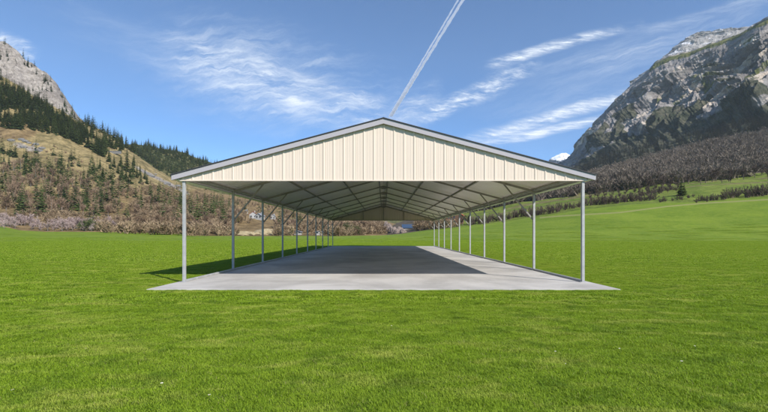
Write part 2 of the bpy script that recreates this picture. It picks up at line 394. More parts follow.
def d_cliff(X, Y, Z, C, PY, L):
    q, t = strata(C, PY); k = sstep(L, 0.95, 1.5) * sstep(L, 4.2, 3.6); edge = sstep(L, 3.0, 2.86)
    led = fbm(q / 15, t / 260, 5, 0.5, True) * 46
    big = fbm(q / 60 + 7, t / 110 + 3, 2, 0.5, True) * 46
    gul = fbm(C / 6 + 3, PY / 60, 4, 0.55, True) * 10
    rgh = fbm(q / 3.5, t / 14, 4, 0.6, True) * 7
    slab_ = np.floor(q / 13 + fbm(t / 30, q / 30, 3) * .8); st = ((q + fbm(t / 40, q / 40, 3) * 4) / (9 + 0 * q) % 1.0) ** 1.5 * 34
    d = (led + big + gul + rgh + st) * k * edge * (1 - 0.75 * sstep(L, 2.35, 2.9))
    low = (fbm(t / 22 + 8, q / 70, 4, 0.5, True) * 26 + fbm(C / 9, PY / 9, 3) * 8) * sstep(L, 0.15, 0.8) * sstep(L, 1.5, 0.95)
    return X - (d * 0.8 + low * .7), Y - d * 0.45 - low * .5, Z + d * 0.12 + np.where(L > 2.98, fbm(C / 7, C * 0, 4) * 5, 0)
def m_cliff(C, PY, X, Y, Z, L):
    ridge = lerp_tab(R_RIDGE, C); q, t = strata(C, PY)
    gr = np.exp(-((PY - ridge - 4) / 4.5) ** 2) * sstep(C, 640, 660) * 0.95
    gr = np.maximum(gr, 0.60 * sstep(fbm(q / 14 + 3, t / 75, 4), 0.18, 0.42))
    forest = sstep(L, 1.35, 1.05) * 0.95
    fr = ((q + fbm(t / 40, q / 40, 3) * 4) / 9 % 1.0)
    forest = np.maximum(forest, 0.8 * sstep(fr, 0.16, 0.04) * sstep(fbm(t / 25 + 9, q / 25, 3), -.25, .1) * sstep(L, 2.95, 2.6))
    forest = np.maximum(forest, 0.85 * sstep(fbm(q / 22 + 40, t / 60, 4) + 0.40 * sstep(L, 2.3, 1.2) - .16, 0.06, 0.22) * sstep(L, 2.9, 2.3))
    pale = sstep(fbm(q / 10 + 11, t / 75, 5, .6), -0.02, 0.22) * sstep(fbm(t / 50 + 4, q / 50, 3), -.25, .1)
    return {'grassy': np.clip(gr, 0, 1), 'forest': np.clip(forest, 0, 1), 'pale': pale}
M_CLIFF = terrain_mat('cliff_rock', [
    (None, (0.17, 0.155, 0.145), (0.31, 0.285, 0.265), 0.012),
    ('pale', (0.36, 0.305, 0.25), (0.56, 0.475, 0.39), 0.03),
    ('grassy', (0.085, 0.10, 0.03), (0.15, 0.145, 0.05), 0.03),
    ('forest', (0.042, 0.050, 0.030), (0.095, 0.088, 0.06), 0.03)], 0.35, 0.06, 0.9, 6.0)
S_CLIFF.mesh('cliff_mountain', M_CLIFF, d_cliff, m_cliff)

# --- pale summit behind the cliff's shoulder
S_TOP = Sheet(np.linspace(630, 800, 300), [
    (2000.0, [(630, 110), (800, 60)]),
    (2250.0, [(630, 84), (655, 70), (672, 55), (684, 43), (700, 38), (720, 36), (745, 30), (800, 12)]),
    (2300.0, [(630, 82), (650, 70), (668, 54), (680, 43), (690, 37), (698, 33), (706, 32), (712, 33), (722, 30), (735, 29), (748, 28), (800, 2)]),
    (2600.0, [(630, 110), (800, 60)])], lambda X, Y: fbm(X / 60, Y / 60, 5) * 6, [40, 60, 10])
M_TOP = terrain_mat('summit_rock', [(None, (0.22, 0.21, 0.20), (0.38, 0.36, 0.34), 0.02), ('snow', (0.45, 0.45, 0.46), (0.6, 0.6, 0.62), 0.02)], 0.25, 0.05, 0.9, 5)
S_TOP.mesh('summit', M_TOP, lambda X, Y, Z, C, PY, L: (X - fbm(X / 60, Z / 50, 5, 0.6, True) * 18, Y - fbm(X / 90, Z / 40, 5, 0.6, True) * 30, Z),
           lambda C, PY, X, Y, Z, L: {'snow': 0.75 * sstep(fbm(X / 70, Z / 22, 4), 0.05, 0.35)})
# --- snowy peak far down the valley
S_SNOW = Sheet(np.linspace(500, 640, 220), [
    (3500.0, [(500, 225), (640, 215)]),
    (3900.0, [(500, 195), (540, 172), (560, 163), (585, 166), (640, 185)]),
    (4050.0, [(500, 182), (530, 174), (545, 165), (552, 160), (557, 157), (562, 154), (567, 152.5), (572, 154), (580, 160), (600, 170), (640, 180)]),
    (4200.0, [(500, 220), (640, 220)])], lambda X, Y: fbm(X / 130, Y / 130, 5) * 30, [50, 60, 12])
M_SNOW = terrain_mat('snow_peak', [(None, (0.12, 0.13, 0.16), (0.2, 0.2, 0.22), 0.01), ('snow', (0.8, 0.82, 0.85), (0.86, 0.87, 0.9), 0.01)], 0.1, 0.02, 0.8, 8)
S_SNOW.mesh('snow_peak', M_SNOW, lambda X, Y, Z, C, PY, L: (X - fbm(X / 90, Z / 90, 5, 0.6, True) * 30, Y, Z),
            lambda C, PY, X, Y, Z, L: {'snow': sstep(PY + fbm(X / 60, Z / 60, 4) * 6, 162, 157)})

SHEETS = [S_LEFT, S_WOOD, S_RIGHT, S_CLIFF]
def ground(X, Y):
    X = np.atleast_1d(np.asarray(X, float)); Y = np.atleast_1d(np.asarray(Y, float))
    z = meadow_z(X, Y) * sstep(Y, 20, 90)
    for s in SHEETS: z = np.maximum(z, s.z(X, Y))
    return z
YS = np.concatenate([np.arange(60, 420, 3.0), np.arange(420, 1000, 6.0), np.arange(1000, 2300, 10.0)])
def hit(c, y):
    """first ground point seen at photograph column c, row y"""
    c = np.atleast_1d(np.asarray(c, float)); y = np.atleast_1d(np.asarray(y, float))
    Yg = np.broadcast_to(YS, (len(c), len(YS))); Xg = (c[:, None] - CX) / F * Yg
    Zg = ground(Xg.ravel(), Yg.ravel()).reshape(Xg.shape)
    py = HY - (Zg - EYE) / Yg * F
    ok = py <= y[:, None]; idx = ok.argmax(1); has = ok.any(1)
    Yh = YS[idx]; Xh = (c - CX) / F * Yh; Zh = ground(Xh, Yh)
    return Xh, Yh, Zh, has

# ------------------------------------------------------------------ concrete slab and the shelter
ZF = 12.95; BAY = 4.21; NB = 9; HX = 6.0; ZB = ZF + BAY * NB; SL = 0.267
PEAK = 4.92                                        # top of the roof sheet at the ridge
def conc_fn(t, b, o):
    co = objc(t); n = t.noise(co, 0.35, 7, 0.65, 0.4); f = t.noise(co, 7, 7, 0.7); st = t.noise(t.scalev(co, (0.5, 2.6, 1)), 1, 7, 0.7)
    sp = t.noise(co, 60, 3, 0.7)
    c = t.mix(t.step(n, 0.3, 0.7), (0.34, 0.318, 0.29), (0.54, 0.51, 0.47)); c = t.mix(t.math('MULTIPLY', t.step(st, 0.5, 0.75), 0.4), c, (0.27, 0.26, 0.24))
    c = t.mix(t.math('MULTIPLY', t.step(f, 0.5, 0.8), 0.35), c, (0.54, 0.525, 0.50)); c = t.mix(t.math('MULTIPLY', t.step(sp, 0.6, 0.75), 0.4), c, (0.27, 0.27, 0.27))
    t.put(b.inputs['Base Color'], c); b.inputs['Roughness'].default_value = 0.8; bump(t, b, t.math('ADD', f, sp), 0.25, 0.01)
M_CONC = material('concrete', conc_fn)
mb = MB(); mb.box(-6.22, 6.22, 11.27, ZB + 0.35, -0.10, 0.035, None, 0.008)
slab = tag(mb.build('concrete_slab', M_CONC), kind='structure')
G0 = 0.035
def galv_fn(ca, cb, rough, metal):
    def fn(t, b, o):
        co = objc(t); n = t.noise(co, 3.0, 6, 0.7); k = t.noise(t.scalev(co, (1, 1, 1)), 25, 3, 0.6)
        c = t.mix(t.step(n, 0.3, 0.7), ca, cb); c = t.mix(t.math('MULTIPLY', t.step(k, 0.5, 0.7), 0.3), c, tuple(x * 0.75 for x in ca))
        t.put(b.inputs['Base Color'], c); b.inputs['Metallic'].default_value = metal; t.put(b.inputs['Roughness'], t.math('MULTIPLY_ADD', n, 0.2, rough))
    return fn
M_POST = material('galvanised_steel', galv_fn((0.34, 0.335, 0.33), (0.47, 0.465, 0.46), 0.48, 0.2))
M_RAFT = material('dull_steel_tube', galv_fn((0.27, 0.25, 0.225), (0.36, 0.335, 0.30), 0.5, 0.1))
def under_fn(t, b, o):
    co = objc(t); n = t.noise(t.scalev(co, (0.25, 0.45, 0.25)), 1, 4, 0.55, 0.6); f = t.noise(co, 5, 5, 0.7)
    c = t.mix(t.step(n, 0.35, 0.68), (0.88, 0.79, 0.73), (0.97, 0.89, 0.84)); c = t.mix(t.math('MULTIPLY', f, 0.25), c, (0.76, 0.68, 0.62))
    t.put(b.inputs['Base Color'], c); b.inputs['Metallic'].default_value = 0.1; b.inputs['Roughness'].default_value = 0.38
M_ROOF = material('zinc_roof_sheet', under_fn)
def paint(name, col, rough=0.45, var=0.06, streak=False):
    def fn(t, b, o):
        co = objc(t); n = t.noise(co, 1.3, 5, 0.6)
        c = t.mix(n, tuple(x * (1 - var) for x in col), tuple(min(1, x * (1 + var)) for x in col))
        if streak:
            s = t.noise(t.scalev(co, (9, 9, 0.35)), 1, 5, 0.6); c = t.mix(t.math('MULTIPLY', t.step(s, 0.5, 0.8), 0.22), c, tuple(x * y for x, y in zip(col, (0.80, 0.77, 0.70))))
        t.put(b.inputs['Base Color'], c); b.inputs['Roughness'].default_value = rough
    return material(name, fn)
M_GABLE = paint('cream_painted_sheet', (0.705, 0.588, 0.485), 0.45, 0.03, True)
M_TRIM = paint('grey_painted_trim', (0.41, 0.38, 0.40), 0.4, 0.04)
M_WTRIM = paint('white_painted_trim', (0.80, 0.79, 0.77), 0.4, 0.03)
M_EDGE = paint('dark_sheet_edge', (0.05, 0.05, 0.055), 0.6)
M_SCREW = paint('screw_heads', (0.45, 0.42, 0.36), 0.4)

SH = empty('open_shelter', (0, ZF, 0))
tag(SH, 'long open-sided steel shelter with low gable roof and cream ribbed gable on slab', 'shelter')
def loc(y): return y - ZF                          # children are written in the shelter's own frame
OH = 0.14; EX = 6.31
def rz(x, top=PEAK): return top - SL * abs(x)
# roof sheets (ribbed) in one mesh per slope
def ribbed_profile(x0, x1, pitch, rib, depth):
    pts = []; x = x0
    while x < x1 - 1e-6:
        for dx, d in ((0, 0), (pitch - rib * 1.6, 0), (pitch - rib * 1.2, depth), (pitch - rib * 0.4, depth)): 
            if x + dx <= x1: pts.append((x + dx, d))
        x += pitch
    pts.append((x1, 0)); return pts
for sgn in (-1, 1):
    bm = bmesh.new(); y0, y1 = loc(ZF - OH - 0.02), loc(ZB + OH)
    prof = ribbed_profile(y0, y1, 0.305, 0.035, 0.018); rows = []
    for s in (0.0, EX):
        rows.append([bm.verts.new((sgn * s, y, rz(s) - 0.022 + d)) for y, d in prof])
    for i in range(len(prof) - 1):
        bm.faces.new((rows[0][i], rows[0][i + 1], rows[1][i + 1], rows[1][i]))
    bmesh.ops.recalc_face_normals(bm, faces=bm.faces[:])
    me = bpy.data.meshes.new('roof_sheet'); bm.to_mesh(me); bm.free()
    o = link('roof_sheet', me, SH, [M_ROOF]); md = o.modifiers.new('t', 'SOLIDIFY'); md.thickness = 0.004
    # dark closure strip seen above the rake trim
    mb = MB(); mb.beam((0, y0 + 0.0, rz(0) + 0.012), (sgn * (EX + 0.03), y0 + 0.0, rz(EX + 0.03) + 0.012), 0.05, 0.03, 0.003, Vector((0, 0, 1)))
    mb.build('rake_cap', M_EDGE, SH)
    for yy_ in (ZF - OH, ZB + OH):
        mb = MB(); h = 0.14
        pts = [(0, rz(0) - 0.006), (sgn * EX, rz(EX) - 0.006), (sgn * EX, rz(EX) - h), (0, rz(0) - h)]
        mb.poly_prism(pts, loc(yy_) - 0.018, loc(yy_) + 0.018)
        # return lip under the trim
        mb.poly_prism([(0, rz(0) - h), (sgn * EX, rz(EX) - h), (sgn * EX, rz(EX) - h - 0.012), (0, rz(0) - h - 0.012)],
                      loc(yy_) - 0.020, loc(yy_) + (0.05 if yy_ < 20 else 0.021))
        mb.build('rake_trim', M_TRIM, SH)
    mb = MB()
    mb.box(sgn * (EX + 0.014) - 0.01, sgn * (EX + 0.014) + 0.01, loc(ZF - OH) + 0.02, loc(ZB + OH) - 0.02, rz(EX) - 0.12, rz(EX) + 0.0)
    mb.box(min(sgn * (EX + 0.002), sgn * (EX - 0.20)), max(sgn * (EX + 0.002), sgn * (EX - 0.20)), loc(ZF - OH) + 0.02, loc(ZB + OH) - 0.02, rz(EX) - 0.128, rz(EX) - 0.118)
    mb.build('eave_trim', M_WTRIM, SH)
mb = MB()
for sgn in (-1, 1): mb.poly_prism([(0, rz(0) + 0.035), (sgn * 0.28, rz(0.28) + 0.024), (sgn * 0.28, rz(0.28) + 0.014), (0, rz(0) + 0.022)], loc(ZF - OH - 0.03), loc(ZB + OH + 0.03))
mb.build('ridge_cap', M_EDGE, SH)
# gables: ribbed vertical sheeting
GB = 3.085
def gable(yp, face, mat):
    xs = []; p = 0.302; k0 = -21
    bm = bmesh.new(); prof = []
    for k in range(k0, 22):
        x = k * p + 0.02; rb = 0.032; dp = 0.017
        prof += [(x - rb, 0), (x - rb * 0.45, -dp), (x + rb * 0.45, -dp), (x + rb, 0)]
        if k % 3 == 0: prof += [(x + rb + 0.026, 0), (x + rb + 0.032, -0.006), (x + rb + 0.044, -0.006), (x + rb + 0.05, 0)]
        prof += [(x + 0.108, 0), (x + 0.114, -0.003), (x + 0.126, -0.003), (x + 0.132, 0), (x + 0.188, 0), (x + 0.194, -0.003), (x + 0.206, -0.003), (x + 0.212, 0)]
    prof = [(x, d) for x, d in prof if abs(x) < EX - 0.02]
    lo = []; hi = []
    for x, d in prof:
        zt = rz(x) - 0.035
        if zt < GB: zt = GB + 0.001
        lo.append(bm.verts.new((x, yp + d * face, GB))); hi.append(bm.verts.new((x, yp + d * face, zt)))
    for i in range(len(prof) - 1): bm.faces.new((lo[i], lo[i + 1], hi[i + 1], hi[i]))
    me = bpy.data.meshes.new('gable_wall'); bm.to_mesh(me); bm.free()
    o = link('gable_wall', me, SH, [mat]); md = o.modifiers.new('t', 'SOLIDIFY'); md.thickness = 0.003; md.offset = 0
    return o
g1 = gable(loc(ZF) - 0.062, 1, M_GABLE); g2 = gable(loc(ZB) + 0.062, -1, M_GABLE)
for g, yp, s in ((g1, loc(ZF) - 0.068, -1), (g2, loc(ZB) + 0.068, 1)):
    mb = MB(); mb.box(-HX - 0.1, HX + 0.1, min(yp, yp + s * 0.02), max(yp, yp + s * 0.02), GB - 0.018, GB + 0.012)
    mb.build('bottom_trim', M_GABLE, g)
# posts, rafters, braces
def post_tube(sg, yb):
    mb = MB(); mb.box(-0.043, 0.043, -0.043, 0.043, G0 + 0.012, 3.17, None, 0.008); return mb
pr = None
for i in range(NB + 1):
    yb = loc(ZF + i * BAY)
    for sg in (-1, 1):
        if pr is None:
            pr = post_tube(sg, yb).build('post', M_POST, SH)
            mb = MB(); mb.box(-0.09, 0.09, -0.075, 0.075, G0, G0 + 0.014, None, 0.002)
            for bx in (-0.072, 0.072): mb.cyl((bx, 0, G0 + 0.024), 0.011, 0.02, 6)
            bp_ = mb.build('base_plate', M_POST, pr); o = pr
        else:
            o = pr.copy(); COL.objects.link(o); b2 = bp_.copy(); COL.objects.link(b2); b2.parent = o
        o.location = (sg * HX, yb, 0)
    # rafter pair (one bent frame)
    for sg in (-1, 1):
        mb = MB(); zc = PEAK - 0.135
        mb.beam((0, yb, zc), (sg * (HX + 0.05), yb, zc - SL * (HX + 0.05)), 0.06, 0.085, 0.006)
        mb.build('rafter', M_RAFT, SH)
        if i > 0:
            mb = MB(); yo = yb + 0.058
            mb.beam((sg * (HX - 0.0), yo, 2.03), (sg * (HX - 1.22), yo, zc - SL * (HX - 1.22) + 0.01), 0.05, 0.055, 0.004)
            mb.build('knee_brace', M_RAFT, SH)
    mb = MB(); mb.poly_prism([(-0.30, rz(0.30) - 0.20), (0, rz(0) - 0.19), (0.30, rz(0.30) - 0.20), (0.10, rz(0) - 0.33), (-0.10, rz(0) - 0.33)], yb - 0.04, yb - 0.034)
    mb.build('ridge_bracket', M_RAFT, SH)
# purlins along the length
y0, y1 = loc(ZF) + 0.01, loc(ZB) - 0.01
for x in (0.26, 2.12, 4.08):
    for sg in (-1, 1):
        mb = MB(); zt = rz(x) - 0.028
        mb.poly_prism([(sg * x - 0.035, zt - 0.062 - 0.0), (sg * x + 0.035, zt - 0.062), (sg * x + 0.035, zt - 0.012), (sg * x - 0.035, zt - 0.012)], y0, y1)
        mb.build('purlin', M_RAFT, SH)
for sg in (-1, 1):
    mb = MB(); mb.box(sg * (HX + 0.0) - 0.04, sg * (HX + 0.0) + 0.04, y0, y1, 3.175, 3.25, None, 0.004)
    mb.build('eave_rail', M_POST, SH)
    mb = MB(); mb.box(sg * HX - 0.035, sg * HX + 0.035, loc(ZF) + 0.044, loc(ZB) - 0.044, G0 + 0.002, G0 + 0.065, None, 0.006)
    mb.build('base_rail', M_POST, SH)
# gable studs (behind each gable sheet)
for yp in (loc(ZF) + 0.0, loc(ZB) - 0.0):
    for x in (-2.4, 0, 2.4):
        mb = MB(); mb.box(x - 0.03, x + 0.03, yp - 0.055, yp - 0.0 - 0.003 + (0.0), GB + 0.0, rz(x) - 0.19, None, 0.003) if yp < 1 else mb.box(x - 0.03, x + 0.03, yp - 0.055, yp + 0.055, GB, rz(x) - 0.19, None, 0.003)
        mb.build('stud', M_RAFT, SH)
    mb = MB(); mb.box(-HX + 0.06, HX - 0.06, yp - 0.05, yp + 0.05, GB - 0.004, GB + 0.05, None, 0.004); mb.build('gable_header', M_RAFT if yp > 1 else M_GABLE, SH)

# ------------------------------------------------------------------ trees and shrubs
def leaf_mat(name, ca, cb, usevar=False):
    def fn(t, b, o):
        if usevar: r = t.attr('tint').outputs['Fac']
        else:
            oi = t.node('ShaderNodeObjectInfo').outputs['Random']
            r = t.math('ADD', t.math('MULTIPLY', oi, 0.6), t.math('MULTIPLY', t.attr('tint').outputs['Fac'], 0.4))
        t.put(b.inputs['Base Color'], t.mix(r, ca, cb)); b.inputs['Roughness'].default_value = 0.85; b.inputs['Specular IOR Level'].default_value = 0.1
    return material(name, fn)
M_CON = leaf_mat('conifer_needles', (0.030, 0.056, 0.016), (0.09, 0.115, 0.034))
M_CONF = leaf_mat('conifer_wood', (0.034, 0.060, 0.018), (0.105, 0.125, 0.04), True)
M_DCONF = leaf_mat('dark_conifer_wood', (0.022, 0.030, 0.018), (0.070, 0.060, 0.042), True)
M_TWIG = leaf_mat('reddish_twigs', (0.12, 0.075, 0.050), (0.38, 0.27, 0.18))
M_TWIGF = leaf_mat('bare_wood_twigs', (0.11, 0.088, 0.068), (0.30, 0.245, 0.19), True)
M_TWIGL = leaf_mat('bare_wood_twigs_left', (0.12, 0.080, 0.048), (0.45, 0.335, 0.21), True)
M_TWIGR = leaf_mat('dark_twigs', (0.085, 0.060, 0.050), (0.17, 0.125, 0.10))
M_PINK = leaf_mat('pinkish_twigs', (0.31, 0.225, 0.21), (0.52, 0.41, 0.38))
M_BUD = leaf_mat('budding_leaves', (0.16, 0.19, 0.04), (0.28, 0.28, 0.08))
M_BARK = paint('bark', (0.13, 0.10, 0.075), 0.9, 0.3)
M_PBARK = paint('pale_bark', (0.17, 0.145, 0.12), 0.9, 0.25)

def tris_mesh(name, T_, tint, smooth=False):
    T_ = np.asarray(T_, float).reshape(-1, 3); n = len(T_) // 3
    return mesh_np(name, T_, np.arange(n * 3).reshape(n, 3), smooth, {'tint': np.repeat(tint, 3)})
def taper(name, pts, rad, seg=6):
    V = []; Fc = []
    for (p, r) in zip(pts, rad):
        for k in range(seg):
            a = 2 * math.pi * k / seg; V.append((p[0] + r * math.cos(a), p[1] + r * math.sin(a), p[2]))
    for i in range(len(pts) - 1):
        for k in range(seg): Fc.append((i * seg + k, i * seg + (k + 1) % seg, (i + 1) * seg + (k + 1) % seg, (i + 1) * seg + k))
    return V, Fc
def conifer_tris(seed, whorls=15, per=9, H=1.0, W_=0.2, rag=0.35):
    g = np.random.default_rng(seed); T_ = []; ti = []
    for i in range(whorls):
        f = i / whorls; z = 0.08 + 0.90 * f; L = W_ * (1 - f) ** 0.8 * (1 + 0.15 * math.sin(i * 2.3)) + 0.012
        a0 = g.uniform(0, 6.28)
        for k in range(per):
            a = a0 + 6.283 * k / per + g.uniform(-.3, .3); l = L * g.uniform(1 - rag, 1.15); dr = l * g.uniform(0.15, 0.55)
            d = np.array([math.cos(a), math.sin(a), 0]); n = np.array([-d[1], d[0], 0]); wdt = l * g.uniform(0.28, 0.45)
            b = np.array([0, 0, z + g.uniform(0, .03)]); tip = b + d * l - np.array([0, 0, dr])
            m1 = b + d * l * 0.55 + n * wdt - np.array([0, 0, dr * .55 + l * .18]); m2 = b + d * l * 0.55 - n * wdt - np.array([0, 0, dr * .55 + l * .18])
            v = g.uniform(0, 1)
            T_ += [b, m1, tip, b, tip, m2]; ti += [v, v]
    T_ += [np.array([-.012, 0, .93]), np.array([.012, 0, .93]), np.array([0, 0, 1.0])]; ti += [.5]
    return np.array(T_) * [1, 1, 1] * H, np.array(ti)
def twig_tris(seed, n=260, base=0.22, ww=0.011, shape='tree'):
    """bare crown: limbs that fork from the trunk and a spray of fine twigs at their ends; unit height"""
    g = np.random.default_rng(seed); T_ = []; ti = []
    def blade(p, q, wd, v):
        d = q - p; n_ = np.cross(d, g.normal(size=3)); n_ /= (np.linalg.norm(n_) + 1e-9)
        T_.extend([p - n_ * wd, p + n_ * wd, q]); ti.append(v)
    limbs = []
    nl = 11 if shape == 'tree' else 16
    for i in range(nl):
        a = g.uniform(0, 6.28); f = g.uniform(0, 1)
        if shape == 'tree':
            p = np.array([0, 0, base + 0.45 * f]); r = g.uniform(.12, .27) * (1 - .35 * f)
            q = np.array([math.cos(a) * r, math.sin(a) * r, min(.92, p[2] + g.uniform(.18, .38))])
        else:
            p = np.array([g.normal() * .08, g.normal() * .08, 0.0]); r = g.uniform(.1, .55)
            q = np.array([math.cos(a) * r, math.sin(a) * r, g.uniform(.35, .85) * math.sqrt(max(.1, 1 - r * r * 1.6))])
        blade(p, q, ww * 1.6, .3); limbs.append((p, q))
    for i in range(n):
        p, q = limbs[g.integers(len(limbs))]; t = g.uniform(.25, 1.0); s = p + (q - p) * t
        d = (q - p) / np.linalg.norm(q - p) * .6 + g.normal(size=3) * .55 + np.array([0, 0, .45]); d /= np.linalg.norm(d)
        l = g.uniform(.06, .2) * (1.0 if shape == 'tree' else 1.2)
        e = s + d * l; e[2] = max(e[2], 0.02); blade(s, e, ww * g.uniform(.5, 1.1), g.uniform(0, 1))
    return np.array(T_), np.array(ti)
def leafy_tris(seed, n=420, sz=0.045):
    g = np.random.default_rng(seed); T_ = []; ti = []
    cl2 = [(np.array([g.uniform(-.3, .3), g.uniform(-.3, .3), g.uniform(.25, .8)]), g.uniform(.12, .25)) for _ in range(9)]
    for i in range(n):
        c, r = cl2[g.integers(9)]; d = g.normal(size=3); d /= np.linalg.norm(d); p = c + d * r * g.uniform(.6, 1.05); p[2] = max(p[2], .02)
        a = g.normal(size=3); b = g.normal(size=3); a /= np.linalg.norm(a); b /= np.linalg.norm(b)
        T_ += [p, p + a * sz, p + b * sz]; ti.append(g.uniform(0, 1))
    return np.array(T_), np.array(ti)
def trunk_mesh(name, h=0.5, r=0.022, lean=0.0, seg=6):
    V, Fc = taper(name, [(0, 0, -0.03), (lean * .3, 0, h * .3), (lean * .6, lean * .2, h * .65), (lean, 0, h)], [r * 1.3, r, r * .7, r * .35], seg)
    return mesh_np(name, V, Fc, True)
def proto(crown_tris, mat, trunk_h, trunk_r, bark, lean=0.0):
    cm_ = tris_mesh('crown', *crown_tris); cm_.materials.append(mat)
    tm = trunk_mesh('trunk', trunk_h, trunk_r, lean); tm.materials.append(bark); return cm_, tm
PC = [proto(conifer_tris(s, 19 + s % 3, 9, 1, 0.14 + 0.025 * (s % 3), 0.5), M_CON, 0.9, 0.018, M_BARK) for s in range(5)]
PT = [proto(twig_tris(20 + s, 620, 0.12 + .04 * (s % 3), 0.0085), M_TWIG, 0.75, 0.02, M_PBARK, (s - 2) * .015) for s in range(5)]
PP = [proto(twig_tris(40 + s, 520, 0.03, 0.009), M_PINK, 0.7, 0.016, M_PBARK, (s - 1) * .02) for s in range(3)]
PR = [proto(twig_tris(60 + s, 520, 0.10, 0.010), M_TWIGR, 0.7, 0.02, M_BARK) for s in range(4)]
PS = [proto(twig_tris(70 + s, 520, 0.0, 0.014, 'shrub'), M_TWIGR, 0.35, 0.03, M_BARK) for s in range(4)]
PL = [proto(twig_tris(80 + s, 420, 0.0, 0.014, 'shrub'), M_TWIG, 0.35, 0.03, M_BARK) for s in range(3)]
PB = [proto(leafy_tris(90 + s), M_BUD, 0.5, 0.03, M_BARK) for s in range(2)]
PE = [proto(leafy_tris(95 + s, 520, 0.06), M_CON, 0.5, 0.03, M_BARK) for s in range(2)]
def plant(name, P_, x, y, z, h, wscale, label, cat, group):
    cm_, tm = P_
    e = empty(name, (x, y, z - 0.1), random.uniform(0, 6.28)); e.scale = (h * wscale, h * wscale, h)
    a = bpy.data.objects.new('trunk', tm); COL.objects.link(a); a.parent = e
    b = bpy.data.objects.new('crown', cm_); COL.objects.link(b); b.parent = e
    tag(e, label, cat, group); return e
CLEAR = [(234, 276, 224, 240, 1), (246, 282, 214, 224, .92), (240, 282, 206, 226, .5), (397, 417, 222, 238, 1), (291, 325, 231, 238, .9), (448, 462, 218, 230, .9), (383, 404, 216, 236, 1), (110, 180, 224, 231, .3)]
def scatter(n, c0, c1, y0f, y1f, dens=None, seed=0):
    """points on the terrain where the photograph's region lies; y0f,y1f rows as functions of column"""
    g = np.random.default_rng(seed); out = []
    while len(out) < n:
        c = g.uniform(c0, c1, 400); f = g.uniform(0, 1, 400); y = y0f(c) + (y1f(c) - y0f(c)) * f
        X_, Y_, Z_, ok = hit(c, y)
        X_ += g.uniform(-1.5, 1.5, 400)
        Z_ = ground(X_, Y_)
        for (a0, a1, b0, b1, pr_) in CLEAR: ok = ok & ~((c > a0) & (c < a1) & (y > b0) & (y < b1) & (g.uniform(0, 1, 400) < pr_))
        keep = ok if dens is None else ok & (g.uniform(0, 1, 400) < dens(c, y, X_, Y_))
        if keep.sum() == 0 and len(out) == 0 and g.uniform() < .01: break
        out += [tuple(v) for v in np.stack([X_, Y_, Z_, c, y], -1)[keep]]
    return out[:n]
K = lambda v: (lambda c: np.full_like(c, v))
Tb = lambda *t: (lambda c: lerp_tab(list(t), c))

# left: the diagonal conifer belt below the cliff
for i, (x, y, z, c, py) in enumerate(scatter(150, -12, 106, Tb((-12, 88), (0, 86), (35, 104), (62, 118), (85, 134), (106, 148)), Tb((-12, 130), (0, 128), (35, 130), (62, 136), (85, 148), (106, 160)),
        lambda c, y, X, Y: 1 * (fbm(X / 40, Y / 60, 3) > -0.25), 1)):
    plant('conifer', PC[i % 5], x, y, z, random.uniform(12, 23), 1.35, 'dark conifer in the diagonal belt of conifers under the pale left cliff', 'conifer', 'conifers in the belt under the left cliff')
# left: conifers scattered on the dry slope
spots = [(36, 172, 17), (40, 178, 15), (33, 166, 9), (47, 192, 14), (55, 187, 12), (59, 207, 13), (64, 205, 19), (66, 209, 15), (80, 205, 13), (77, 210, 13), (62, 196, 10), (52, 176, 9), (27, 160, 6), (9, 165, 7), (10, 170, 6),
         (82, 200, 10), (103, 176, 9), (104, 188, 10), (100, 170, 12), (118, 174, 11), (114, 168, 13), (109, 163, 14), (121, 168, 12), (134, 166, 13), (130, 178, 12), (140, 176, 12), (145, 180, 11), (122, 178, 14), (127, 172, 24), (133, 172, 15), (137, 178, 14), (141, 184, 12), (126, 182, 13), (112, 190, 10), (147, 185, 11), (152, 206, 12), (151, 213, 10), (168, 198, 8), (170, 207, 9), (155, 200, 7),
         (128, 218, 8), (180, 224, 10), (183, 226, 10), (182, 219, 8), (203, 186, 8), (206, 190, 7), (222, 188, 5), (300, 229, 17), (298, 228, 14), (323, 233, 12), (302, 226, 11)]
for i, (c, y, hpx) in enumerate(spots):
    X_, Y_, Z_, ok = hit([c], [y])
    lab = ('dark conifer standing alone among bare trees on the dry left slope' if c < 100 else 'dark conifer beside the grey rock ledge of the left slope' if c < 200 else 'small dark conifer on the left slope seen between the shelter posts')
    plant('conifer', PC[i % 5], X_[0], Y_[0], Z_[0], hpx * Y_[0] / F, 1.25, lab, 'conifer', 'conifers on the left slope, ' + ('lower left' if c < 100 else 'by the rock ledge' if c < 200 else 'between the posts'))
# wooded hill: conifers along its crest are individuals, the mass behind is one wood
crest = scatter(100, 92, 236, Tb((92, 137), (118, 147), (150, 147), (180, 154), (236, 176)), Tb((92, 145), (118, 152), (150, 154), (180, 160), (236, 182)), None, 3)
for i, (x, y, z, c, py) in enumerate(crest):
    plant('conifer', PC[i % 5], x, y, z, random.uniform(12, 24), 1.1, 'tall dark conifer along the crest of the wooded hill behind the left slope', 'conifer', 'conifers on the wooded crest')

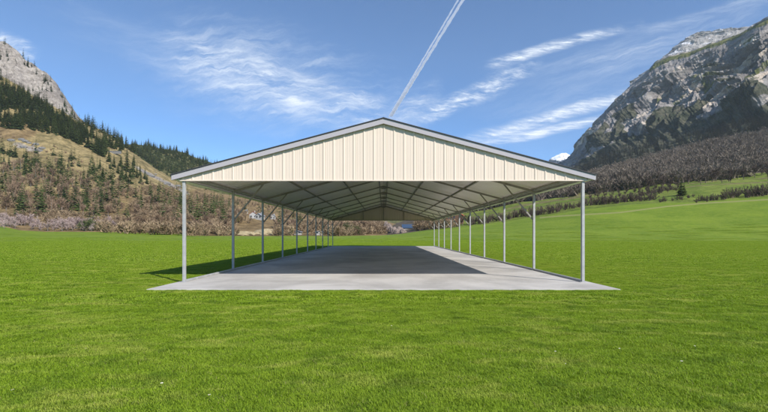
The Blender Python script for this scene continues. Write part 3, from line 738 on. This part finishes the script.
def merge_stuff(name, pts, protos, hr, ws, mat, label, cat, tint_fn=None, seed=0):
    g = np.random.default_rng(seed); Vs = []; Ts = []
    for i, (x, y, z, c, py) in enumerate(pts):
        T_, ti = protos[i % len(protos)]; h = g.uniform(*hr); a = g.uniform(0, 6.28); ca, sa = math.cos(a), math.sin(a); wv = ws * g.uniform(.8, 1.25)
        V = T_ * [h * wv, h * wv, h]; V = np.stack([V[:, 0] * ca - V[:, 1] * sa + x, V[:, 0] * sa + V[:, 1] * ca + y, V[:, 2] + z - .3], -1)
        Vs.append(V); base = g.uniform(0, 1) ** 1.3; Ts.append(np.clip(base * .65 + ti * .35, 0, 1))
    V = np.concatenate(Vs); ti = np.concatenate(Ts)
    me = tris_mesh(name, V, ti); o = link(name, me, None, [mat]); return tag(o, label, cat, None, 'stuff')
LC = [conifer_tris(200 + s, 11, 6, 1, 0.16, 0.55) for s in range(4)]
LT = [twig_tris(220 + s, 120, 0.02, 0.014) for s in range(6)]
pts = scatter(1500, 88, 345, Tb((88, 138), (118, 148), (150, 147), (180, 154), (260, 186), (345, 213)), Tb((88, 160), (118, 170), (150, 180), (180, 200), (260, 212), (345, 226)), lambda c, y, X, Y: 1.0 * (Y > 830), 4)
pts += scatter(700, -12, 106, Tb((-12, 82), (0, 82), (35, 101), (62, 116), (85, 134), (106, 150)), Tb((-12, 132), (0, 130), (35, 132), (62, 138), (85, 148), (106, 158)),
        lambda c, y, X, Y: 1 * (fbm(X / 40, Y / 60, 3) > -0.2), 21)
pts += scatter(45, -10, 80, Tb((-10, 36), (0, 44), (35, 66), (62, 92), (80, 120)), Tb((-10, 80), (0, 82), (35, 98), (62, 113), (80, 126)), lambda c, y, X, Y: 1 * (fbm(X / 20, Y / 20, 3) > 0.1), 22)
pts += scatter(110, 84, 160, Tb((84, 122), (100, 130), (125, 144), (160, 168)), Tb((84, 126), (100, 134), (125, 148), (160, 172)), None, 23)
pts += scatter(130, -5, 120, Tb((-5, 150), (60, 160), (120, 178)), Tb((-5, 214), (120, 222)), lambda c, y, X, Y: 1.0 * (fbm(X / 22 + 9, Y / 40, 3) > 0.12), 33)
pts += scatter(150, 0, 300, Tb((0, 150), (100, 160), (180, 195), (300, 212)), Tb((0, 215), (100, 220), (180, 228), (300, 232)), None, 24)
merge_stuff('conifer_wood', pts, LC, (12, 22), 1.1, M_CONF, 'dense dark green conifers covering the back hill and the belt beneath the left cliff', 'conifer wood')
# far conifer forest at the foot of the cliff
def dcliff(c, y, X, Y): return 1.0 * (Y > 830) * (fbm(X / 90 + 3, Y / 90, 3) > -0.35)
pts = scatter(5200, 500, 790, Tb((500, 186), (556, 170), (566, 165), (580, 156), (600, 134), (620, 116), (650, 112), (700, 112), (790, 100)), Tb((500, 200), (560, 186), (620, 170), (700, 150), (790, 128)), dcliff, 5)
merge_stuff('mountain_forest', pts, LC, (13, 24), 1.15, M_DCONF, 'dark forest clinging to the foot of the high cliff on the right', 'forest')
# bare woods on the right apron
pts = scatter(5000, 440, 790, Tb((440, 215), (489, 202), (535, 192), (560, 186), (580, 179), (620, 168), (660, 156), (700, 146), (790, 128)), Tb((440, 224), (489, 212), (535, 202), (580, 188), (620, 182), (660, 181), (700, 182), (790, 180)),
              lambda c, y, X, Y: 1.0 * (Y > 400) * (fbm(X / 50, Y / 50 + 4, 3) > -0.5), 6)
pts += scatter(420, 555, 790, Tb((555, 190), (620, 186), (680, 181), (790, 174)), Tb((555, 203), (620, 193), (680, 188), (790, 188)), lambda c, y, X, Y: 1.0 * (Y > 385) * (fbm(X / 25, Y / 40, 3) > -.1), 31)
merge_stuff('bare_wood', pts, LT + [twig_tris(300 + k, 110, 0, 0.02, 'shrub') for k in range(3)], (9, 16), 1.25, M_TWIGF, 'grey brown leafless wood covering the slope below the right cliff', 'wood')
# bare woods on the left slope and in the middle distance
pts = scatter(3400, -15, 460, Tb((-15, 128), (40, 160), (60, 165), (125, 182), (180, 190), (220, 198), (300, 212), (384, 223), (460, 223)), Tb((-15, 222), (60, 226), (180, 230), (300, 233), (384, 233), (460, 228)),
              lambda c, y, X, Y: np.clip(0.10 + 2.4 * (fbm(X / 35 + 2, Y / 50, 4) + 0.05) + 0.5 * sstep(c, 110, 180) - 0.55 * np.exp(-((y - 160) / 16) ** 2) * (c < 100), 0, 1), 7)
pts += scatter(700, 100, 420, Tb((100, 229), (190, 231), (340, 233), (400, 230), (420, 228)), Tb((100, 233), (190, 236.5), (340, 236.5), (400, 233), (420, 231)), None, 25)
merge_stuff('bare_slope_trees', pts, LT, (3, 8.5), 1.5, M_TWIGL, 'leafless reddish brown trees and scrub spread over the left slope', 'scrub')

# individual bare trees, left slope: lower left wood, pink saplings by the field, mid slope
for i, (x, y, z, c, py) in enumerate(scatter(95, -8, 110, Tb((-8, 168), (30, 170), (60, 180), (110, 190)), Tb((-8, 214), (110, 220)), lambda c, y, X, Y: 1.0 * (fbm(X / 30, Y / 30, 3) > -.15), 8)):
    plant('bare_tree', PT[i % 5], x, y, z, random.uniform(8, 15), 1.2, 'leafless reddish brown tree on the lower left slope above the pink saplings', 'bare tree', 'bare trees low on the left slope')
for i, (x, y, z, c, py) in enumerate(scatter(80, -8, 118, Tb((-8, 222), (20, 224), (118, 228)), Tb((-8, 227), (20, 231), (118, 233)), None, 9)):
    plant('sapling', PP[i % 3], x, y, z, random.uniform(4.5, 8.5), 1.3, 'pinkish leafless sapling in the thicket along the left edge of the meadow', 'sapling', 'pinkish saplings along the left field edge')
for i, (x, y, z, c, py) in enumerate(scatter(85, 110, 300, Tb((110, 196), (180, 206), (300, 222)), Tb((110, 230), (190, 233), (300, 234)), None, 10)):
    plant('bare_tree', PT[(i + 2) % 5], x, y, z, random.uniform(5, 9), 1.25, 'small leafless brown tree at the foot of the slope behind the left row of posts', 'bare tree', 'bare trees behind the left posts')
for i, (x, y, z, c, py) in enumerate(scatter(40, 325, 470, Tb((325, 231), (400, 228), (470, 221)), Tb((325, 235), (400, 232), (470, 226)), None, 11)):
    plant('bare_tree', PR[i % 4] if c > 410 else PT[i % 5], x, y, z, random.uniform(5, 9), 1.3, 'leafless brown tree in the distance seen through the shelter', 'bare tree', 'bare trees seen through the shelter')
# evergreen and yellow-green bushes, left
for i, (c, y, hpx, kind) in enumerate([(86, 231, 16, 0), (92, 231, 14, 0), (81, 230, 11, 0), (97, 230, 9, 0), (36, 166, 8, 0), (347, 234.5, 13, 0), (353, 234.5, 13, 0), (358, 235, 10, 0)]):
    X_, Y_, Z_, ok = hit([c], [y])
    plant('evergreen_bush', PE[i % 2], X_[0], Y_[0], Z_[0], hpx * Y_[0] / F, 1.0, ['dark evergreen bush in front of the pink saplings at the field edge', 'round dark evergreen bush high on the dry left slope', 'dark evergreen bush seen through the far end of the shelter'][0 if 50 < c < 200 else 1 if c < 50 else 2],
          'bush', 'evergreen bushes ' + ('at the left field edge' if 50 < c < 200 else 'on the slope' if c < 50 else 'beyond the shelter'))
for i, (x, y, z, c, py) in enumerate(scatter(40, 0, 300, Tb((0, 180), (30, 186), (300, 214)), Tb((30, 215), (300, 228)), None, 12)):
    plant('budding_bush', PB[i % 2], x, y, z, random.uniform(2.5, 5), 1.2, 'yellow green budding bush among bare trees on the left slope', 'bush', 'budding bushes on the left slope')
for i, (x, y, z, c, py) in enumerate(scatter(130, -8, 130, Tb((-8, 130), (60, 150), (130, 180)), Tb((-8, 175), (60, 185), (130, 200)), None, 13)):
    plant('scrub_bush', PL[i % 3], x, y, z, random.uniform(2.5, 5), 1.0, 'low reddish brown leafless bush on the dry grass of the left slope', 'bush', 'low bushes on the dry slope')
# right: hedges along the top of the bank
hed = []
for (c0, y0, c1, y1, n, h0, h1, lab) in [(695, 203, 719, 201, 7, 7, 9, 'dark leafless hedge bush, left clump at the top of the right bank'), (722, 200, 741, 197, 6, 10, 13, 'dark leafless hedge bush, middle clump at the top of the right bank'),
        (745, 198, 775, 195, 9, 12, 15, 'dark leafless hedge bush, right clump at the top of the right bank'), (659, 202.5, 667, 202, 3, 5, 7, 'low dark bush standing apart near the pale track on the right bank'), (672, 202, 684, 200, 4, 5, 7, 'low dark bush beside the evergreen on the right bank'),
        (686, 199, 694, 198, 3, 3.5, 5, 'small dark bush between two clumps on the right bank'),
        (584, 206.5, 655, 200, 30, 7, 11, 'brown leafless bush in the long hedge right of the shelter'), (640, 197, 676, 190, 14, 6, 9, 'brown leafless bush in the hedge below the dark evergreen'),
        (560, 211, 584, 207, 9, 6, 9, 'brown bush behind the right front post of the shelter'), (468, 226, 560, 212, 34, 8, 12, 'brown leafless bush on the bank behind the right posts')]:
    for k in range(n):
        t = (k + random.uniform(.1, .9)) / n; c = c0 + (c1 - c0) * t; y = y0 + (y1 - y0) * t + random.uniform(-1.2, .4)
        X_, Y_, Z_, ok = hit([c], [y])
        plant('hedge_bush', PS[k % 4], X_[0], Y_[0], Z_[0], random.uniform(h0, h1) * Y_[0] / F, 0.85, lab, 'hedge bush', lab.replace('bush', 'bushes', 1))
# right: evergreen, orchard rows, foremost bare trees
for c, y, hpx in ((681, 196, 16), (684, 195, 12)):
    X_, Y_, Z_, ok = hit([c], [y])
    plant('evergreen_tree', PC[1 if c < 682 else 3], X_[0], Y_[0], Z_[0], hpx * Y_[0] / F, 2.0, 'taller dark evergreen by the upper meadow on the right' if c < 682 else 'shorter dark evergreen beside the tall one by the upper meadow', 'evergreen', None)
for r in range(7):
    for k in range(13):
        c = 590 + k * 7.2 + random.uniform(-2, 2); Yo = 300 + r * 16 + random.uniform(-2, 2)
        X_ = (c - CX) / F * Yo; Z_ = ground([X_], [Yo])[0]
        plant('orchard_tree', PR[(r + k) % 4], X_, Yo, Z_, random.uniform(3, 5), 1.3, 'small dark leafless orchard tree in a row on the upper meadow right of the shelter', 'orchard tree', 'orchard trees in rows on the upper meadow')
for i, (x, y, z, c, py) in enumerate(scatter(90, 560, 785, Tb((560, 192), (620, 184), (680, 180), (785, 170)), Tb((560, 200), (620, 190), (680, 189), (785, 186)), lambda c, y, X, Y: 1.0 * (Y > 330), 14)):
    plant('bare_tree', PR[i % 4], x, y, z, random.uniform(8, 13), 1.15, 'leafless grey brown tree at the front edge of the right hand wood', 'bare tree', 'bare trees at the front of the right wood')

# ------------------------------------------------------------------ buildings glimpsed through the shelter
M_WALL = paint('white_render', (0.36, 0.35, 0.33), 0.8); M_RED = paint('red_tiles', (0.36, 0.10, 0.06), 0.8, 0.2); M_GROOF = paint('grey_roof', (0.25, 0.25, 0.27), 0.7, 0.15)
M_BLUE = paint('blue_roof', (0.035, 0.065, 0.12), 0.5, 0.15); M_WOODW = paint('brown_boards', (0.16, 0.085, 0.05), 0.8, 0.2); M_GLASS = paint('dark_glass', (0.03, 0.035, 0.04), 0.15)
def house(c, y, w_, d, h, roofm, label, wallm=None, rz_=0.0, name='house', low=0.35):
    wallm = wallm or M_WALL
    X_, Y_, Z_, ok = hit([c], [y]); x, yy2, z = X_[0], Y_[0], Z_[0]
    e = empty(name, (x, yy2, z), rz_); tag(e, label, 'house' if name == 'house' else 'building')
    mb = MB(); mb.poly_prism([(-w_ / 2, -1.5), (w_ / 2, -1.5), (w_ / 2, h), (0, h + w_ * low), (-w_ / 2, h)], -d / 2, d / 2); mb.build('wall', wallm, e)
    mb = MB(); ov = 0.5
    for sg in (-1, 1):
        mb.poly_prism([(0, h + w_ * low + 0.05), (sg * (w_ / 2 + ov), h - ov * 2 * low + 0.05), (sg * (w_ / 2 + ov), h - ov * 2 * low + 0.3), (0, h + w_ * low + 0.3)], -d / 2 - ov, d / 2 + ov)
    rf = mb.build('roof', roofm, e)
    if name == 'house':
        mb = MB(); mb.box(w_ * .18, w_ * .18 + .7, -.35, .35, h + w_ * low * .4, h + w_ * low + 1.0); mb.build('chimney', wallm, rf)
    n = max(2, int(w_ / 2.6))
    for fl in range(2 if h > 4.5 else 1):
        for k in range(n):
            xx = -w_ / 2 + w_ * (k + .5) / n
            mb = MB(); mb.box(xx - .5, xx + .5, -d / 2 - .04, -d / 2 + .06, 1 + fl * 2.7, 2.3 + fl * 2.7); fr = mb.build('window', M_GLASS, e)
            mb = MB(); mb.box(xx - .65, xx + .65, -d / 2 - .14, -d / 2 - .003, .88 + fl * 2.7, .98 + fl * 2.7); mb.build('sill', M_WALL, fr)
    return e
house(253, 218.5, 6, 6, 3.4, M_RED, 'white house with a red roof on the slope behind the left posts', None, 0.3)
house(260, 220, 5, 5, 2.4, M_GROOF, 'low white house with a grey roof just right of the red roofed one', None, -0.2)
house(273, 219.5, 4.6, 4, 3.0, M_GROOF, 'tall white house with a grey roof, rightmost on the slope behind the left posts', None, 0.1)
house(246, 213, 3.6, 4, 2, M_GROOF, 'small pale hut with a grey roof above the red roofed house', None, 0.4)
house(298, 235, 4, 3, 1.5, M_GROOF, 'low white shed at the field edge below a dark conifer', None, 0.0, 'shed', 0.15)
house(319, 235, 4, 3, 1.6, M_GROOF, 'low white shed at the field edge, right of the conifer', None, 0.2, 'shed', 0.15)
house(455, 224.5, 10, 8, 5.6, M_RED, 'brown boarded house with a red roof on the bank behind the right posts', M_WOODW, -0.3)
house(407, 229.2, 4, 6.5, 1.2, M_BLUE, 'wide white hall with a blue roof seen through the far end of the shelter', None, R(90), 'hall', 0.5)

# rocks: pale boulders in the middle distance, gravel heaps, ledge blocks
def rock_fn(ca, cb):
    def fn(t, b, o):
        co = objc(t); n = t.noise(co, 1.5, 8, 0.7); t.put(b.inputs['Base Color'], t.mix(t.step(n, .35, .65), ca, cb)); b.inputs['Roughness'].default_value = 0.95; bump(t, b, n, .7, .3)
    return fn
M_PROCK = material('pinkish_limestone', rock_fn((0.13, 0.10, 0.085), (0.28, 0.22, 0.185))); M_SAND = material('pale_sand', rock_fn((0.27, 0.21, 0.12), (0.40, 0.33, 0.20)))
M_GROCK = material('grey_ledge_rock', rock_fn((0.11, 0.105, 0.10), (0.25, 0.24, 0.23)))
def boulder(name, x, y, z, sx_, sy_, sz_, mat, label, cat, group=None, seed=0, rough=0.3):
    bm = bmesh.new(); bmesh.ops.create_icosphere(bm, subdivisions=3, radius=1)
    V = np.array([v.co[:] for v in bm.verts]); n = fbm(V[:, 0] * 1.3 + seed * 7.1, V[:, 1] * 1.3 + V[:, 2] * 1.7, 4, .6, True)
    for v, k in zip(bm.verts, n): v.co = v.co * (1 + rough * k); v.co.x *= sx_; v.co.y *= sy_; v.co.z *= sz_
    me = bpy.data.meshes.new(name); bm.to_mesh(me); bm.free(); o = link(name, me, None, [mat]); o.location = (x, y, z); return tag(o, label, cat, group)
for k, (c, y, r) in enumerate([(389, 226, 3.0), (391, 229, 2.5), (394, 230, 3.2), (397, 232, 2.6), (400, 231, 3.2), (403, 233.5, 2.4), (386, 224, 2.4), (399, 228.5, 2.2)]):
    X_, Y_, Z_, ok = hit([c], [min(y, 233.4)]); Y2 = 262 + (234 - y) * 5
    r *= 0.8; X2 = (c - CX) / F * Y2; z2 = z_at(Y2, y)
    boulder('boulder', X2, Y2, ground([X2], [Y2])[0] + max(0, 0), r, r, max(r * 1.1, z2 - ground([X2], [Y2])[0] + r * .6), M_PROCK, 'pale pinkish boulder in the rock pile beyond the shelter', 'boulder', 'boulders beyond the shelter', k)
for k, (c, y, sx_, sz_, lab) in enumerate([(244, 235, 5.5, 1.7, 'pale heap of sand at the field edge, left of the two'), (266, 234.5, 6, 2.6, 'pale heap of sand at the field edge, taller and right of the two')]):
    X_, Y_, Z_, ok = hit([c], [y]); boulder('sand_heap', X_[0], Y_[0], Z_[0], sx_, 4, sz_, M_SAND, lab, 'sand heap', None, k, .4)
g_ = np.random.default_rng(3)
for k in range(26):
    if k < 12: c = g_.uniform(8, 44); y = 148 + (c - 28) * .28 + g_.uniform(-4, 4); gr = ('grey rock block of the upper outcrop on the far left slope', 'rocks of the far left outcrop')
    else: c = g_.uniform(138, 185); y = 172 + (c - 145) * .5 + g_.uniform(-3, 3); gr = ('grey rock block of the ledge left of the shelter roof', 'rocks of the ledge left of the roof')
    X_, Y_, Z_, ok = hit([c], [y]); s = g_.uniform(1.0, 3.2)
    boulder('rock', X_[0], Y_[0], Z_[0], s * 1.4, s, s * .75, M_GROCK, gr[0], 'rock', gr[1], k)
# avalanche gallery wall high on the slope
X_, Y_, Z_, ok = hit([113], [155])
e = empty('stone_wall', (X_[0], Y_[0], Z_[0]), 0.1); tag(e, 'short grey stone retaining wall high on the left slope', 'wall')
mb = MB(); mb.box(-11, 11, -.6, .6, -1, 3.0, None, .2); mb.build('wall', M_GROCK, e); mb = MB(); mb.box(-11.3, 11.3, -.9, .9, 3.005, 3.35, None, .1); mb.build('coping', M_GROCK, e)

# ------------------------------------------------------------------ near grass: small tussock patches instanced over the meadow
def blade_fn(t, b, o):
    co = t.node('ShaderNodeNewGeometry').outputs['Position']
    v = t.attr('tint').outputs['Fac']
    big = t.noise(co, 0.16, 6, 0.62, 0.6); mid = t.noise(co, 1.9, 6, 0.68, 0.5)
    c = t.mix(v, (0.140, 0.238, 0.010), (0.315, 0.435, 0.026))
    rot = t.node('ShaderNodeMapping'); t.put(rot.inputs[0], co); rot.inputs['Rotation'].default_value = (0, 0, R(38)); rot.inputs['Scale'].default_value = (0.8, 1.9, 1)
    stk = t.noise(rot.outputs[0], 1.0, 6, 0.68, 0.8)
    c = t.mix(t.math('MULTIPLY', t.step(stk, 0.48, 0.68), 0.65), c, (0.50, 0.52, 0.11))
    c = t.mix(t.math('MULTIPLY', t.step(big, 0.44, 0.7), 0.5), c, (0.31, 0.40, 0.035)); c = t.mix(t.math('MULTIPLY', t.step(mid, 0.48, 0.68), 0.62), c, (0.085, 0.165, 0.009))
    c = t.mix(t.math('GREATER_THAN', v, 0.985), c, (0.36, 0.34, 0.13))
    t.put(b.inputs['Base Color'], c); b.inputs['Roughness'].default_value = 0.6; b.inputs['Specular IOR Level'].default_value = 0.25
    tr = t.node('ShaderNodeBsdfTranslucent'); t.put(tr.inputs[0], t.mix(1.0, c, (1.3, 1.25, 0.7), 'MULTIPLY'))
    ms = t.node('ShaderNodeMixShader'); ms.inputs[0].default_value = 0.3; t.l.new(b.outputs[0], ms.inputs[1]); t.l.new(tr.outputs[0], ms.inputs[2]); t.l.new(ms.outputs[0], o.inputs[0])
M_BLADE = material('grass_blades', blade_fn)
def patch(seed, size, n, h, wd):
    g = np.random.default_rng(seed); x = g.uniform(-size / 2, size / 2, n); y = g.uniform(-size / 2, size / 2, n)
    cl3 = fbm(x / .35 + seed * 3.3, y / .35, 3); hh = h * (0.75 + 0.7 * np.clip(cl3, -.6, .8)) * g.uniform(.55, 1.25, n)
    a = g.uniform(0, 6.283, n); ln = g.uniform(.5, 2.4, n) * hh; ax = g.uniform(0, 6.283, n)
    dx, dy = np.cos(a), np.sin(a); px_, py_ = -dy * wd, dx * wd
    z0 = np.full(n, -0.01)
    A = np.stack([x - px_, y - py_, z0], -1); B = np.stack([x + px_, y + py_, z0], -1)
    mx, my = x + dx * ln * .35, y + dy * ln * .35
    Cc_ = np.stack([mx + px_ * .8, my + py_ * .8, hh * .6], -1); D = np.stack([mx - px_ * .8, my - py_ * .8, hh * .6], -1)
    E = np.stack([x + dx * ln, y + dy * ln, hh * g.uniform(.8, 1, n)], -1)
    V = np.stack([A, B, Cc_, D, E], 1).reshape(-1, 3); i = np.arange(n)[:, None] * 5
    Fq = np.concatenate([i + [0, 1, 2], i + [0, 2, 3], i + [3, 2, 4]])
    me = mesh_np('grass_patch', V, Fq, False, {'tint': np.repeat(g.uniform(0, 1, n), 5)}); me.materials.append(M_BLADE); return me
def inst_group(src):
    ng = bpy.data.node_groups.new('place_patches', 'GeometryNodeTree')
    ng.interface.new_socket('Geometry', in_out='INPUT', socket_type='NodeSocketGeometry'); ng.interface.new_socket('Geometry', in_out='OUTPUT', socket_type='NodeSocketGeometry')
    gi = ng.nodes.new('NodeGroupInput'); go = ng.nodes.new('NodeGroupOutput'); jo = ng.nodes.new('GeometryNodeJoinGeometry')
    ix = ng.nodes.new('GeometryNodeInputNamedAttribute'); ix.data_type = 'FLOAT'; ix.inputs[0].default_value = 'variant'
    rt = ng.nodes.new('GeometryNodeInputNamedAttribute'); rt.data_type = 'FLOAT'; rt.inputs[0].default_value = 'turn'
    cx_ = ng.nodes.new('ShaderNodeCombineXYZ'); ng.links.new(rt.outputs[0], cx_.inputs[2])
    for k, o in enumerate(src):
        oi = ng.nodes.new('GeometryNodeObjectInfo'); oi.inputs['Object'].default_value = o; oi.inputs['As Instance'].default_value = True
        cmp_ = ng.nodes.new('FunctionNodeCompare'); cmp_.data_type = 'FLOAT'; cmp_.operation = 'EQUAL'
        ng.links.new(ix.outputs[0], cmp_.inputs[0]); cmp_.inputs[1].default_value = k; cmp_.inputs['Epsilon'].default_value = 0.2
        ip = ng.nodes.new('GeometryNodeInstanceOnPoints')
        ng.links.new(gi.outputs[0], ip.inputs['Points']); ng.links.new(cmp_.outputs[0], ip.inputs['Selection']); ng.links.new(oi.outputs['Geometry'], ip.inputs['Instance']); ng.links.new(cx_.outputs[0], ip.inputs['Rotation'])
        ng.links.new(ip.outputs[0], jo.inputs[0])
    ng.links.new(jo.outputs[0], go.inputs[0]); return ng
specs = [(0, 3.0, 9, 1.0, 11000, 0.036, 0.0021), (1, 9, 23, 2.0, 12000, 0.045, 0.0048), (2, 23, 71, 4.0, 11000, 0.05, 0.011), (3, 71, 155, 6.0, 5500, 0.06, 0.022)]
pos = []; var = []; trn = []; srcs = []
for (ti_, ya, yb_, size, n, h, wd) in specs:
    for q in range(3): 
        o = bpy.data.objects.new('grass_patch', patch(ti_ * 10 + q, size, n, h, wd)); srcs.append(o)
    Yk = ya - (1.5 if ti_ == 0 else 0)
    while Yk < yb_:
        hw = Yk * 1.0 + size * 1.5 + (3 if ti_ == 0 else 4); nx = int(hw / size) + 1
        for k in range(-nx, nx + 1):
            cx0, cy0 = (k + .5) * size, Yk + size / 2
            if abs(cx0) < 6.17 + size / 2 and cy0 > 11.33 - size / 2 and cy0 < ZB + .35 + size / 2:
                continue
            if ti_ == 3 and random.random() < (cy0 - 71) / 84: continue
            pos.append((cx0, cy0, float((meadow_z(cx0, cy0) * sstep(cy0, 20, 90))) if ti_ > 1 else 0)); var.append(ti_ * 3 + random.randrange(3)); trn.append(random.randrange(4) * math.pi / 2)
        Yk += size
# fill the margins beside the slab with finer patches
for (size, q) in ((1.0, 0),):
    Yk = 11.33 - 1.0 - 0.02
    row0 = [p for p in pos]
    for k in range(-11, 11): pos.append(((k + .5), 10.81, 0)); var.append(random.randrange(3)); trn.append(random.randrange(4) * math.pi / 2)
    yk = 11.81
    while yk < ZB + 2:
        for sg in (-1, 1):
            for j in range(3): pos.append((sg * (6.68 + j), yk, 0)); var.append(random.randrange(3)); trn.append(random.randrange(4) * math.pi / 2)
        yk += 1.0
vm = bpy.data.meshes.new('grass'); vm.vertices.add(len(pos)); vm.vertices.foreach_set('co', np.array(pos, dtype=np.float32).ravel())
a = vm.attributes.new('variant', 'FLOAT', 'POINT'); a.data.foreach_set('value', np.array(var, dtype=np.float32)); a = vm.attributes.new('turn', 'FLOAT', 'POINT'); a.data.foreach_set('value', np.array(trn, dtype=np.float32))
go_ = link('grass', vm); md = go_.modifiers.new('patches', 'NODES'); md.node_group = inst_group(srcs)
tag(go_, 'short bright green meadow grass around the concrete slab', 'grass', None, 'stuff')

# a few small white flowers
M_PETAL = paint('white_petals', (0.8, 0.8, 0.76), 0.6); M_YEL = paint('yellow_centre', (0.6, 0.42, 0.04), 0.6); M_STEM = paint('green_stem', (0.08, 0.15, 0.02), 0.6)
fl = None
for k, (px_, py_) in enumerate([(87, 352), (172, 359), (168, 367), (162, 388.5), (210, 401), (15, 395), (520, 342), (556, 355), (682, 366), (566, 367), (598, 343), (620, 352), (391, 329), (694, 349), (640, 340), (730, 372)]):
    Yf = EYE * F / (py_ - HY); Xf = (px_ - CX) / F * Yf
    if fl is None:
        e = empty('daisy', (0, 0, 0)); V, Fc = taper('stem', [(0, 0, 0), (.003, 0, .05), (0, 0, .085)], [.002] * 3, 5)
        st = link('stem', mesh_np('stem', V, Fc), e, [M_STEM]); V = []; Fc = []
        for j in range(12):
            a_ = j * math.pi / 6; d = (math.cos(a_), math.sin(a_)); n_ = (-d[1], d[0]); b_ = len(V)
            V += [(d[0] * .004, d[1] * .004, .085), (d[0] * .014 + n_[0] * .0035, d[1] * .014 + n_[1] * .0035, .087), (d[0] * .019, d[1] * .019, .088), (d[0] * .014 - n_[0] * .0035, d[1] * .014 - n_[1] * .0035, .087)]; Fc.append((b_, b_ + 1, b_ + 2, b_ + 3))
        pt = link('petals', mesh_np('petals', V, Fc), e, [M_PETAL]); mb = MB(); mb.cyl((0, 0, .088), .0055, .005, 10); ct = mb.build('centre', M_YEL, e); fl = [st, pt, ct]
    else:
        e = empty('daisy')
        for o in fl: o2 = o.copy(); COL.objects.link(o2); o2.parent = e
    e.location = (Xf, Yf, 0); e.rotation_euler = (random.uniform(-.3, .1), random.uniform(-.3, .3), random.uniform(0, 6)); s = random.uniform(.45, .75); e.scale = (s, s, s)
    tag(e, 'small white daisy in the grass, ' + ('left of the slab' if px_ < 300 else 'in front of the slab or to its right'), 'flower', 'white daisies ' + ('left' if px_ < 300 else 'right'))

# ------------------------------------------------------------------ contrails, 8 km up: two lit vapour tubes
def vol_mat(name, dens, col=(0.95, 0.96, 1)):
    m = bpy.data.materials.new(name); m.use_nodes = True; t = NT(m.node_tree); t.n.clear()
    v = t.node('ShaderNodeVolumePrincipled'); v.inputs['Color'].default_value = (*col, 1); v.inputs['Density'].default_value = dens; v.inputs['Anisotropy'].default_value = 0.0
    o = t.node('ShaderNodeOutputMaterial'); t.l.new(v.outputs[0], o.inputs['Volume']); return m
M_VAP = vol_mat('vapour', 0.012)
def contrail(xa, ya, xb, yb, wa, wb, label, seed):
    H_ = 8000; Ya = H_ * F / (HY - ya); Yb_ = H_ * F / (HY - yb); A = Vector(((xa - CX) / F * Ya, Ya, H_)); B = Vector(((xb - CX) / F * Yb_, Yb_, H_))
    ra, rb = wa / F * Ya / 2, wb / F * Yb_ / 2; d = (B - A); side = d.cross(Vector((0, 0, 1))).normalized(); up = Vector((0, 0, 1)); V = []; Fc = []; N = 240; S_ = 14
    for i in range(N + 1):
        t = i / N; tt = t ** 0.75 if True else t; p = A + d * t; r0 = ra + (rb - ra) * t
        for k in range(S_):
            a_ = 6.2832 * k / S_; n = float(fbm(np.array([t * 60 + seed]), np.array([math.cos(a_) * .8 + k * .01]), 4)[0]); r = r0 * (1 + .55 * n)
            V.append(p + side * math.cos(a_) * r + up * math.sin(a_) * r * .8)
    for i in range(N):
        for k in range(S_): Fc.append((i * S_ + k, i * S_ + (k + 1) % S_, (i + 1) * S_ + (k + 1) % S_, (i + 1) * S_ + k))
    me = mesh_np('contrail', [v[:] for v in V], Fc, True); bm = bmesh.new(); bm.from_mesh(me)
    bmesh.ops.holes_fill(bm, edges=[e for e in bm.edges if e.is_boundary]); bmesh.ops.recalc_face_normals(bm, faces=bm.faces[:]); bm.to_mesh(me); bm.free()
    tag(link('contrail', me, None, [M_VAP]), label, 'contrail', None)
contrail(391.5, 116, 471.4, -14, 2.7, 3.3, 'right and brighter of two parallel white contrails rising from behind the roof ridge', 1)
contrail(389, 117, 466.4, -14, 1.6, 1.9, 'left and thinner of two parallel white contrails rising from behind the roof ridge', 9)

# ------------------------------------------------------------------ air
HZ = 0.000045
if HZ:
    mb = MB(); mb.box(-4600, 4600, -4600, 4600, -130, 1900)
    hz = mb.build('haze', vol_mat('air', HZ, (0.80, 0.90, 1.0))); tag(hz, 'thin pale blue air over the valley', 'haze', None, 'stuff')

# ordinals for the small groups whose members only their place tells apart
def ordinal(n): return {1: 'first', 2: 'second', 3: 'third', 4: 'fourth', 5: 'fifth', 6: 'sixth', 7: 'seventh', 8: 'eighth', 9: 'ninth', 10: 'tenth'}.get(n) or '%d%s' % (n, 'th' if n % 100 in (11, 12, 13) else {1: 'st', 2: 'nd', 3: 'rd'}.get(n % 10, 'th'))
byl = {}
for o in list(SC.objects):
    if o.parent is None and o.get('group') and o.get('category'): byl.setdefault(o['label'], []).append(o)
for lab, os_ in byl.items():
    if 1 < len(os_) <= 40 and len(lab.split()) <= 12:
        os_.sort(key=lambda o: o.location.x / max(o.location.y, 1))
        for k, o in enumerate(os_): o['label'] = lab + ', ' + ordinal(k + 1) + ' from the left'
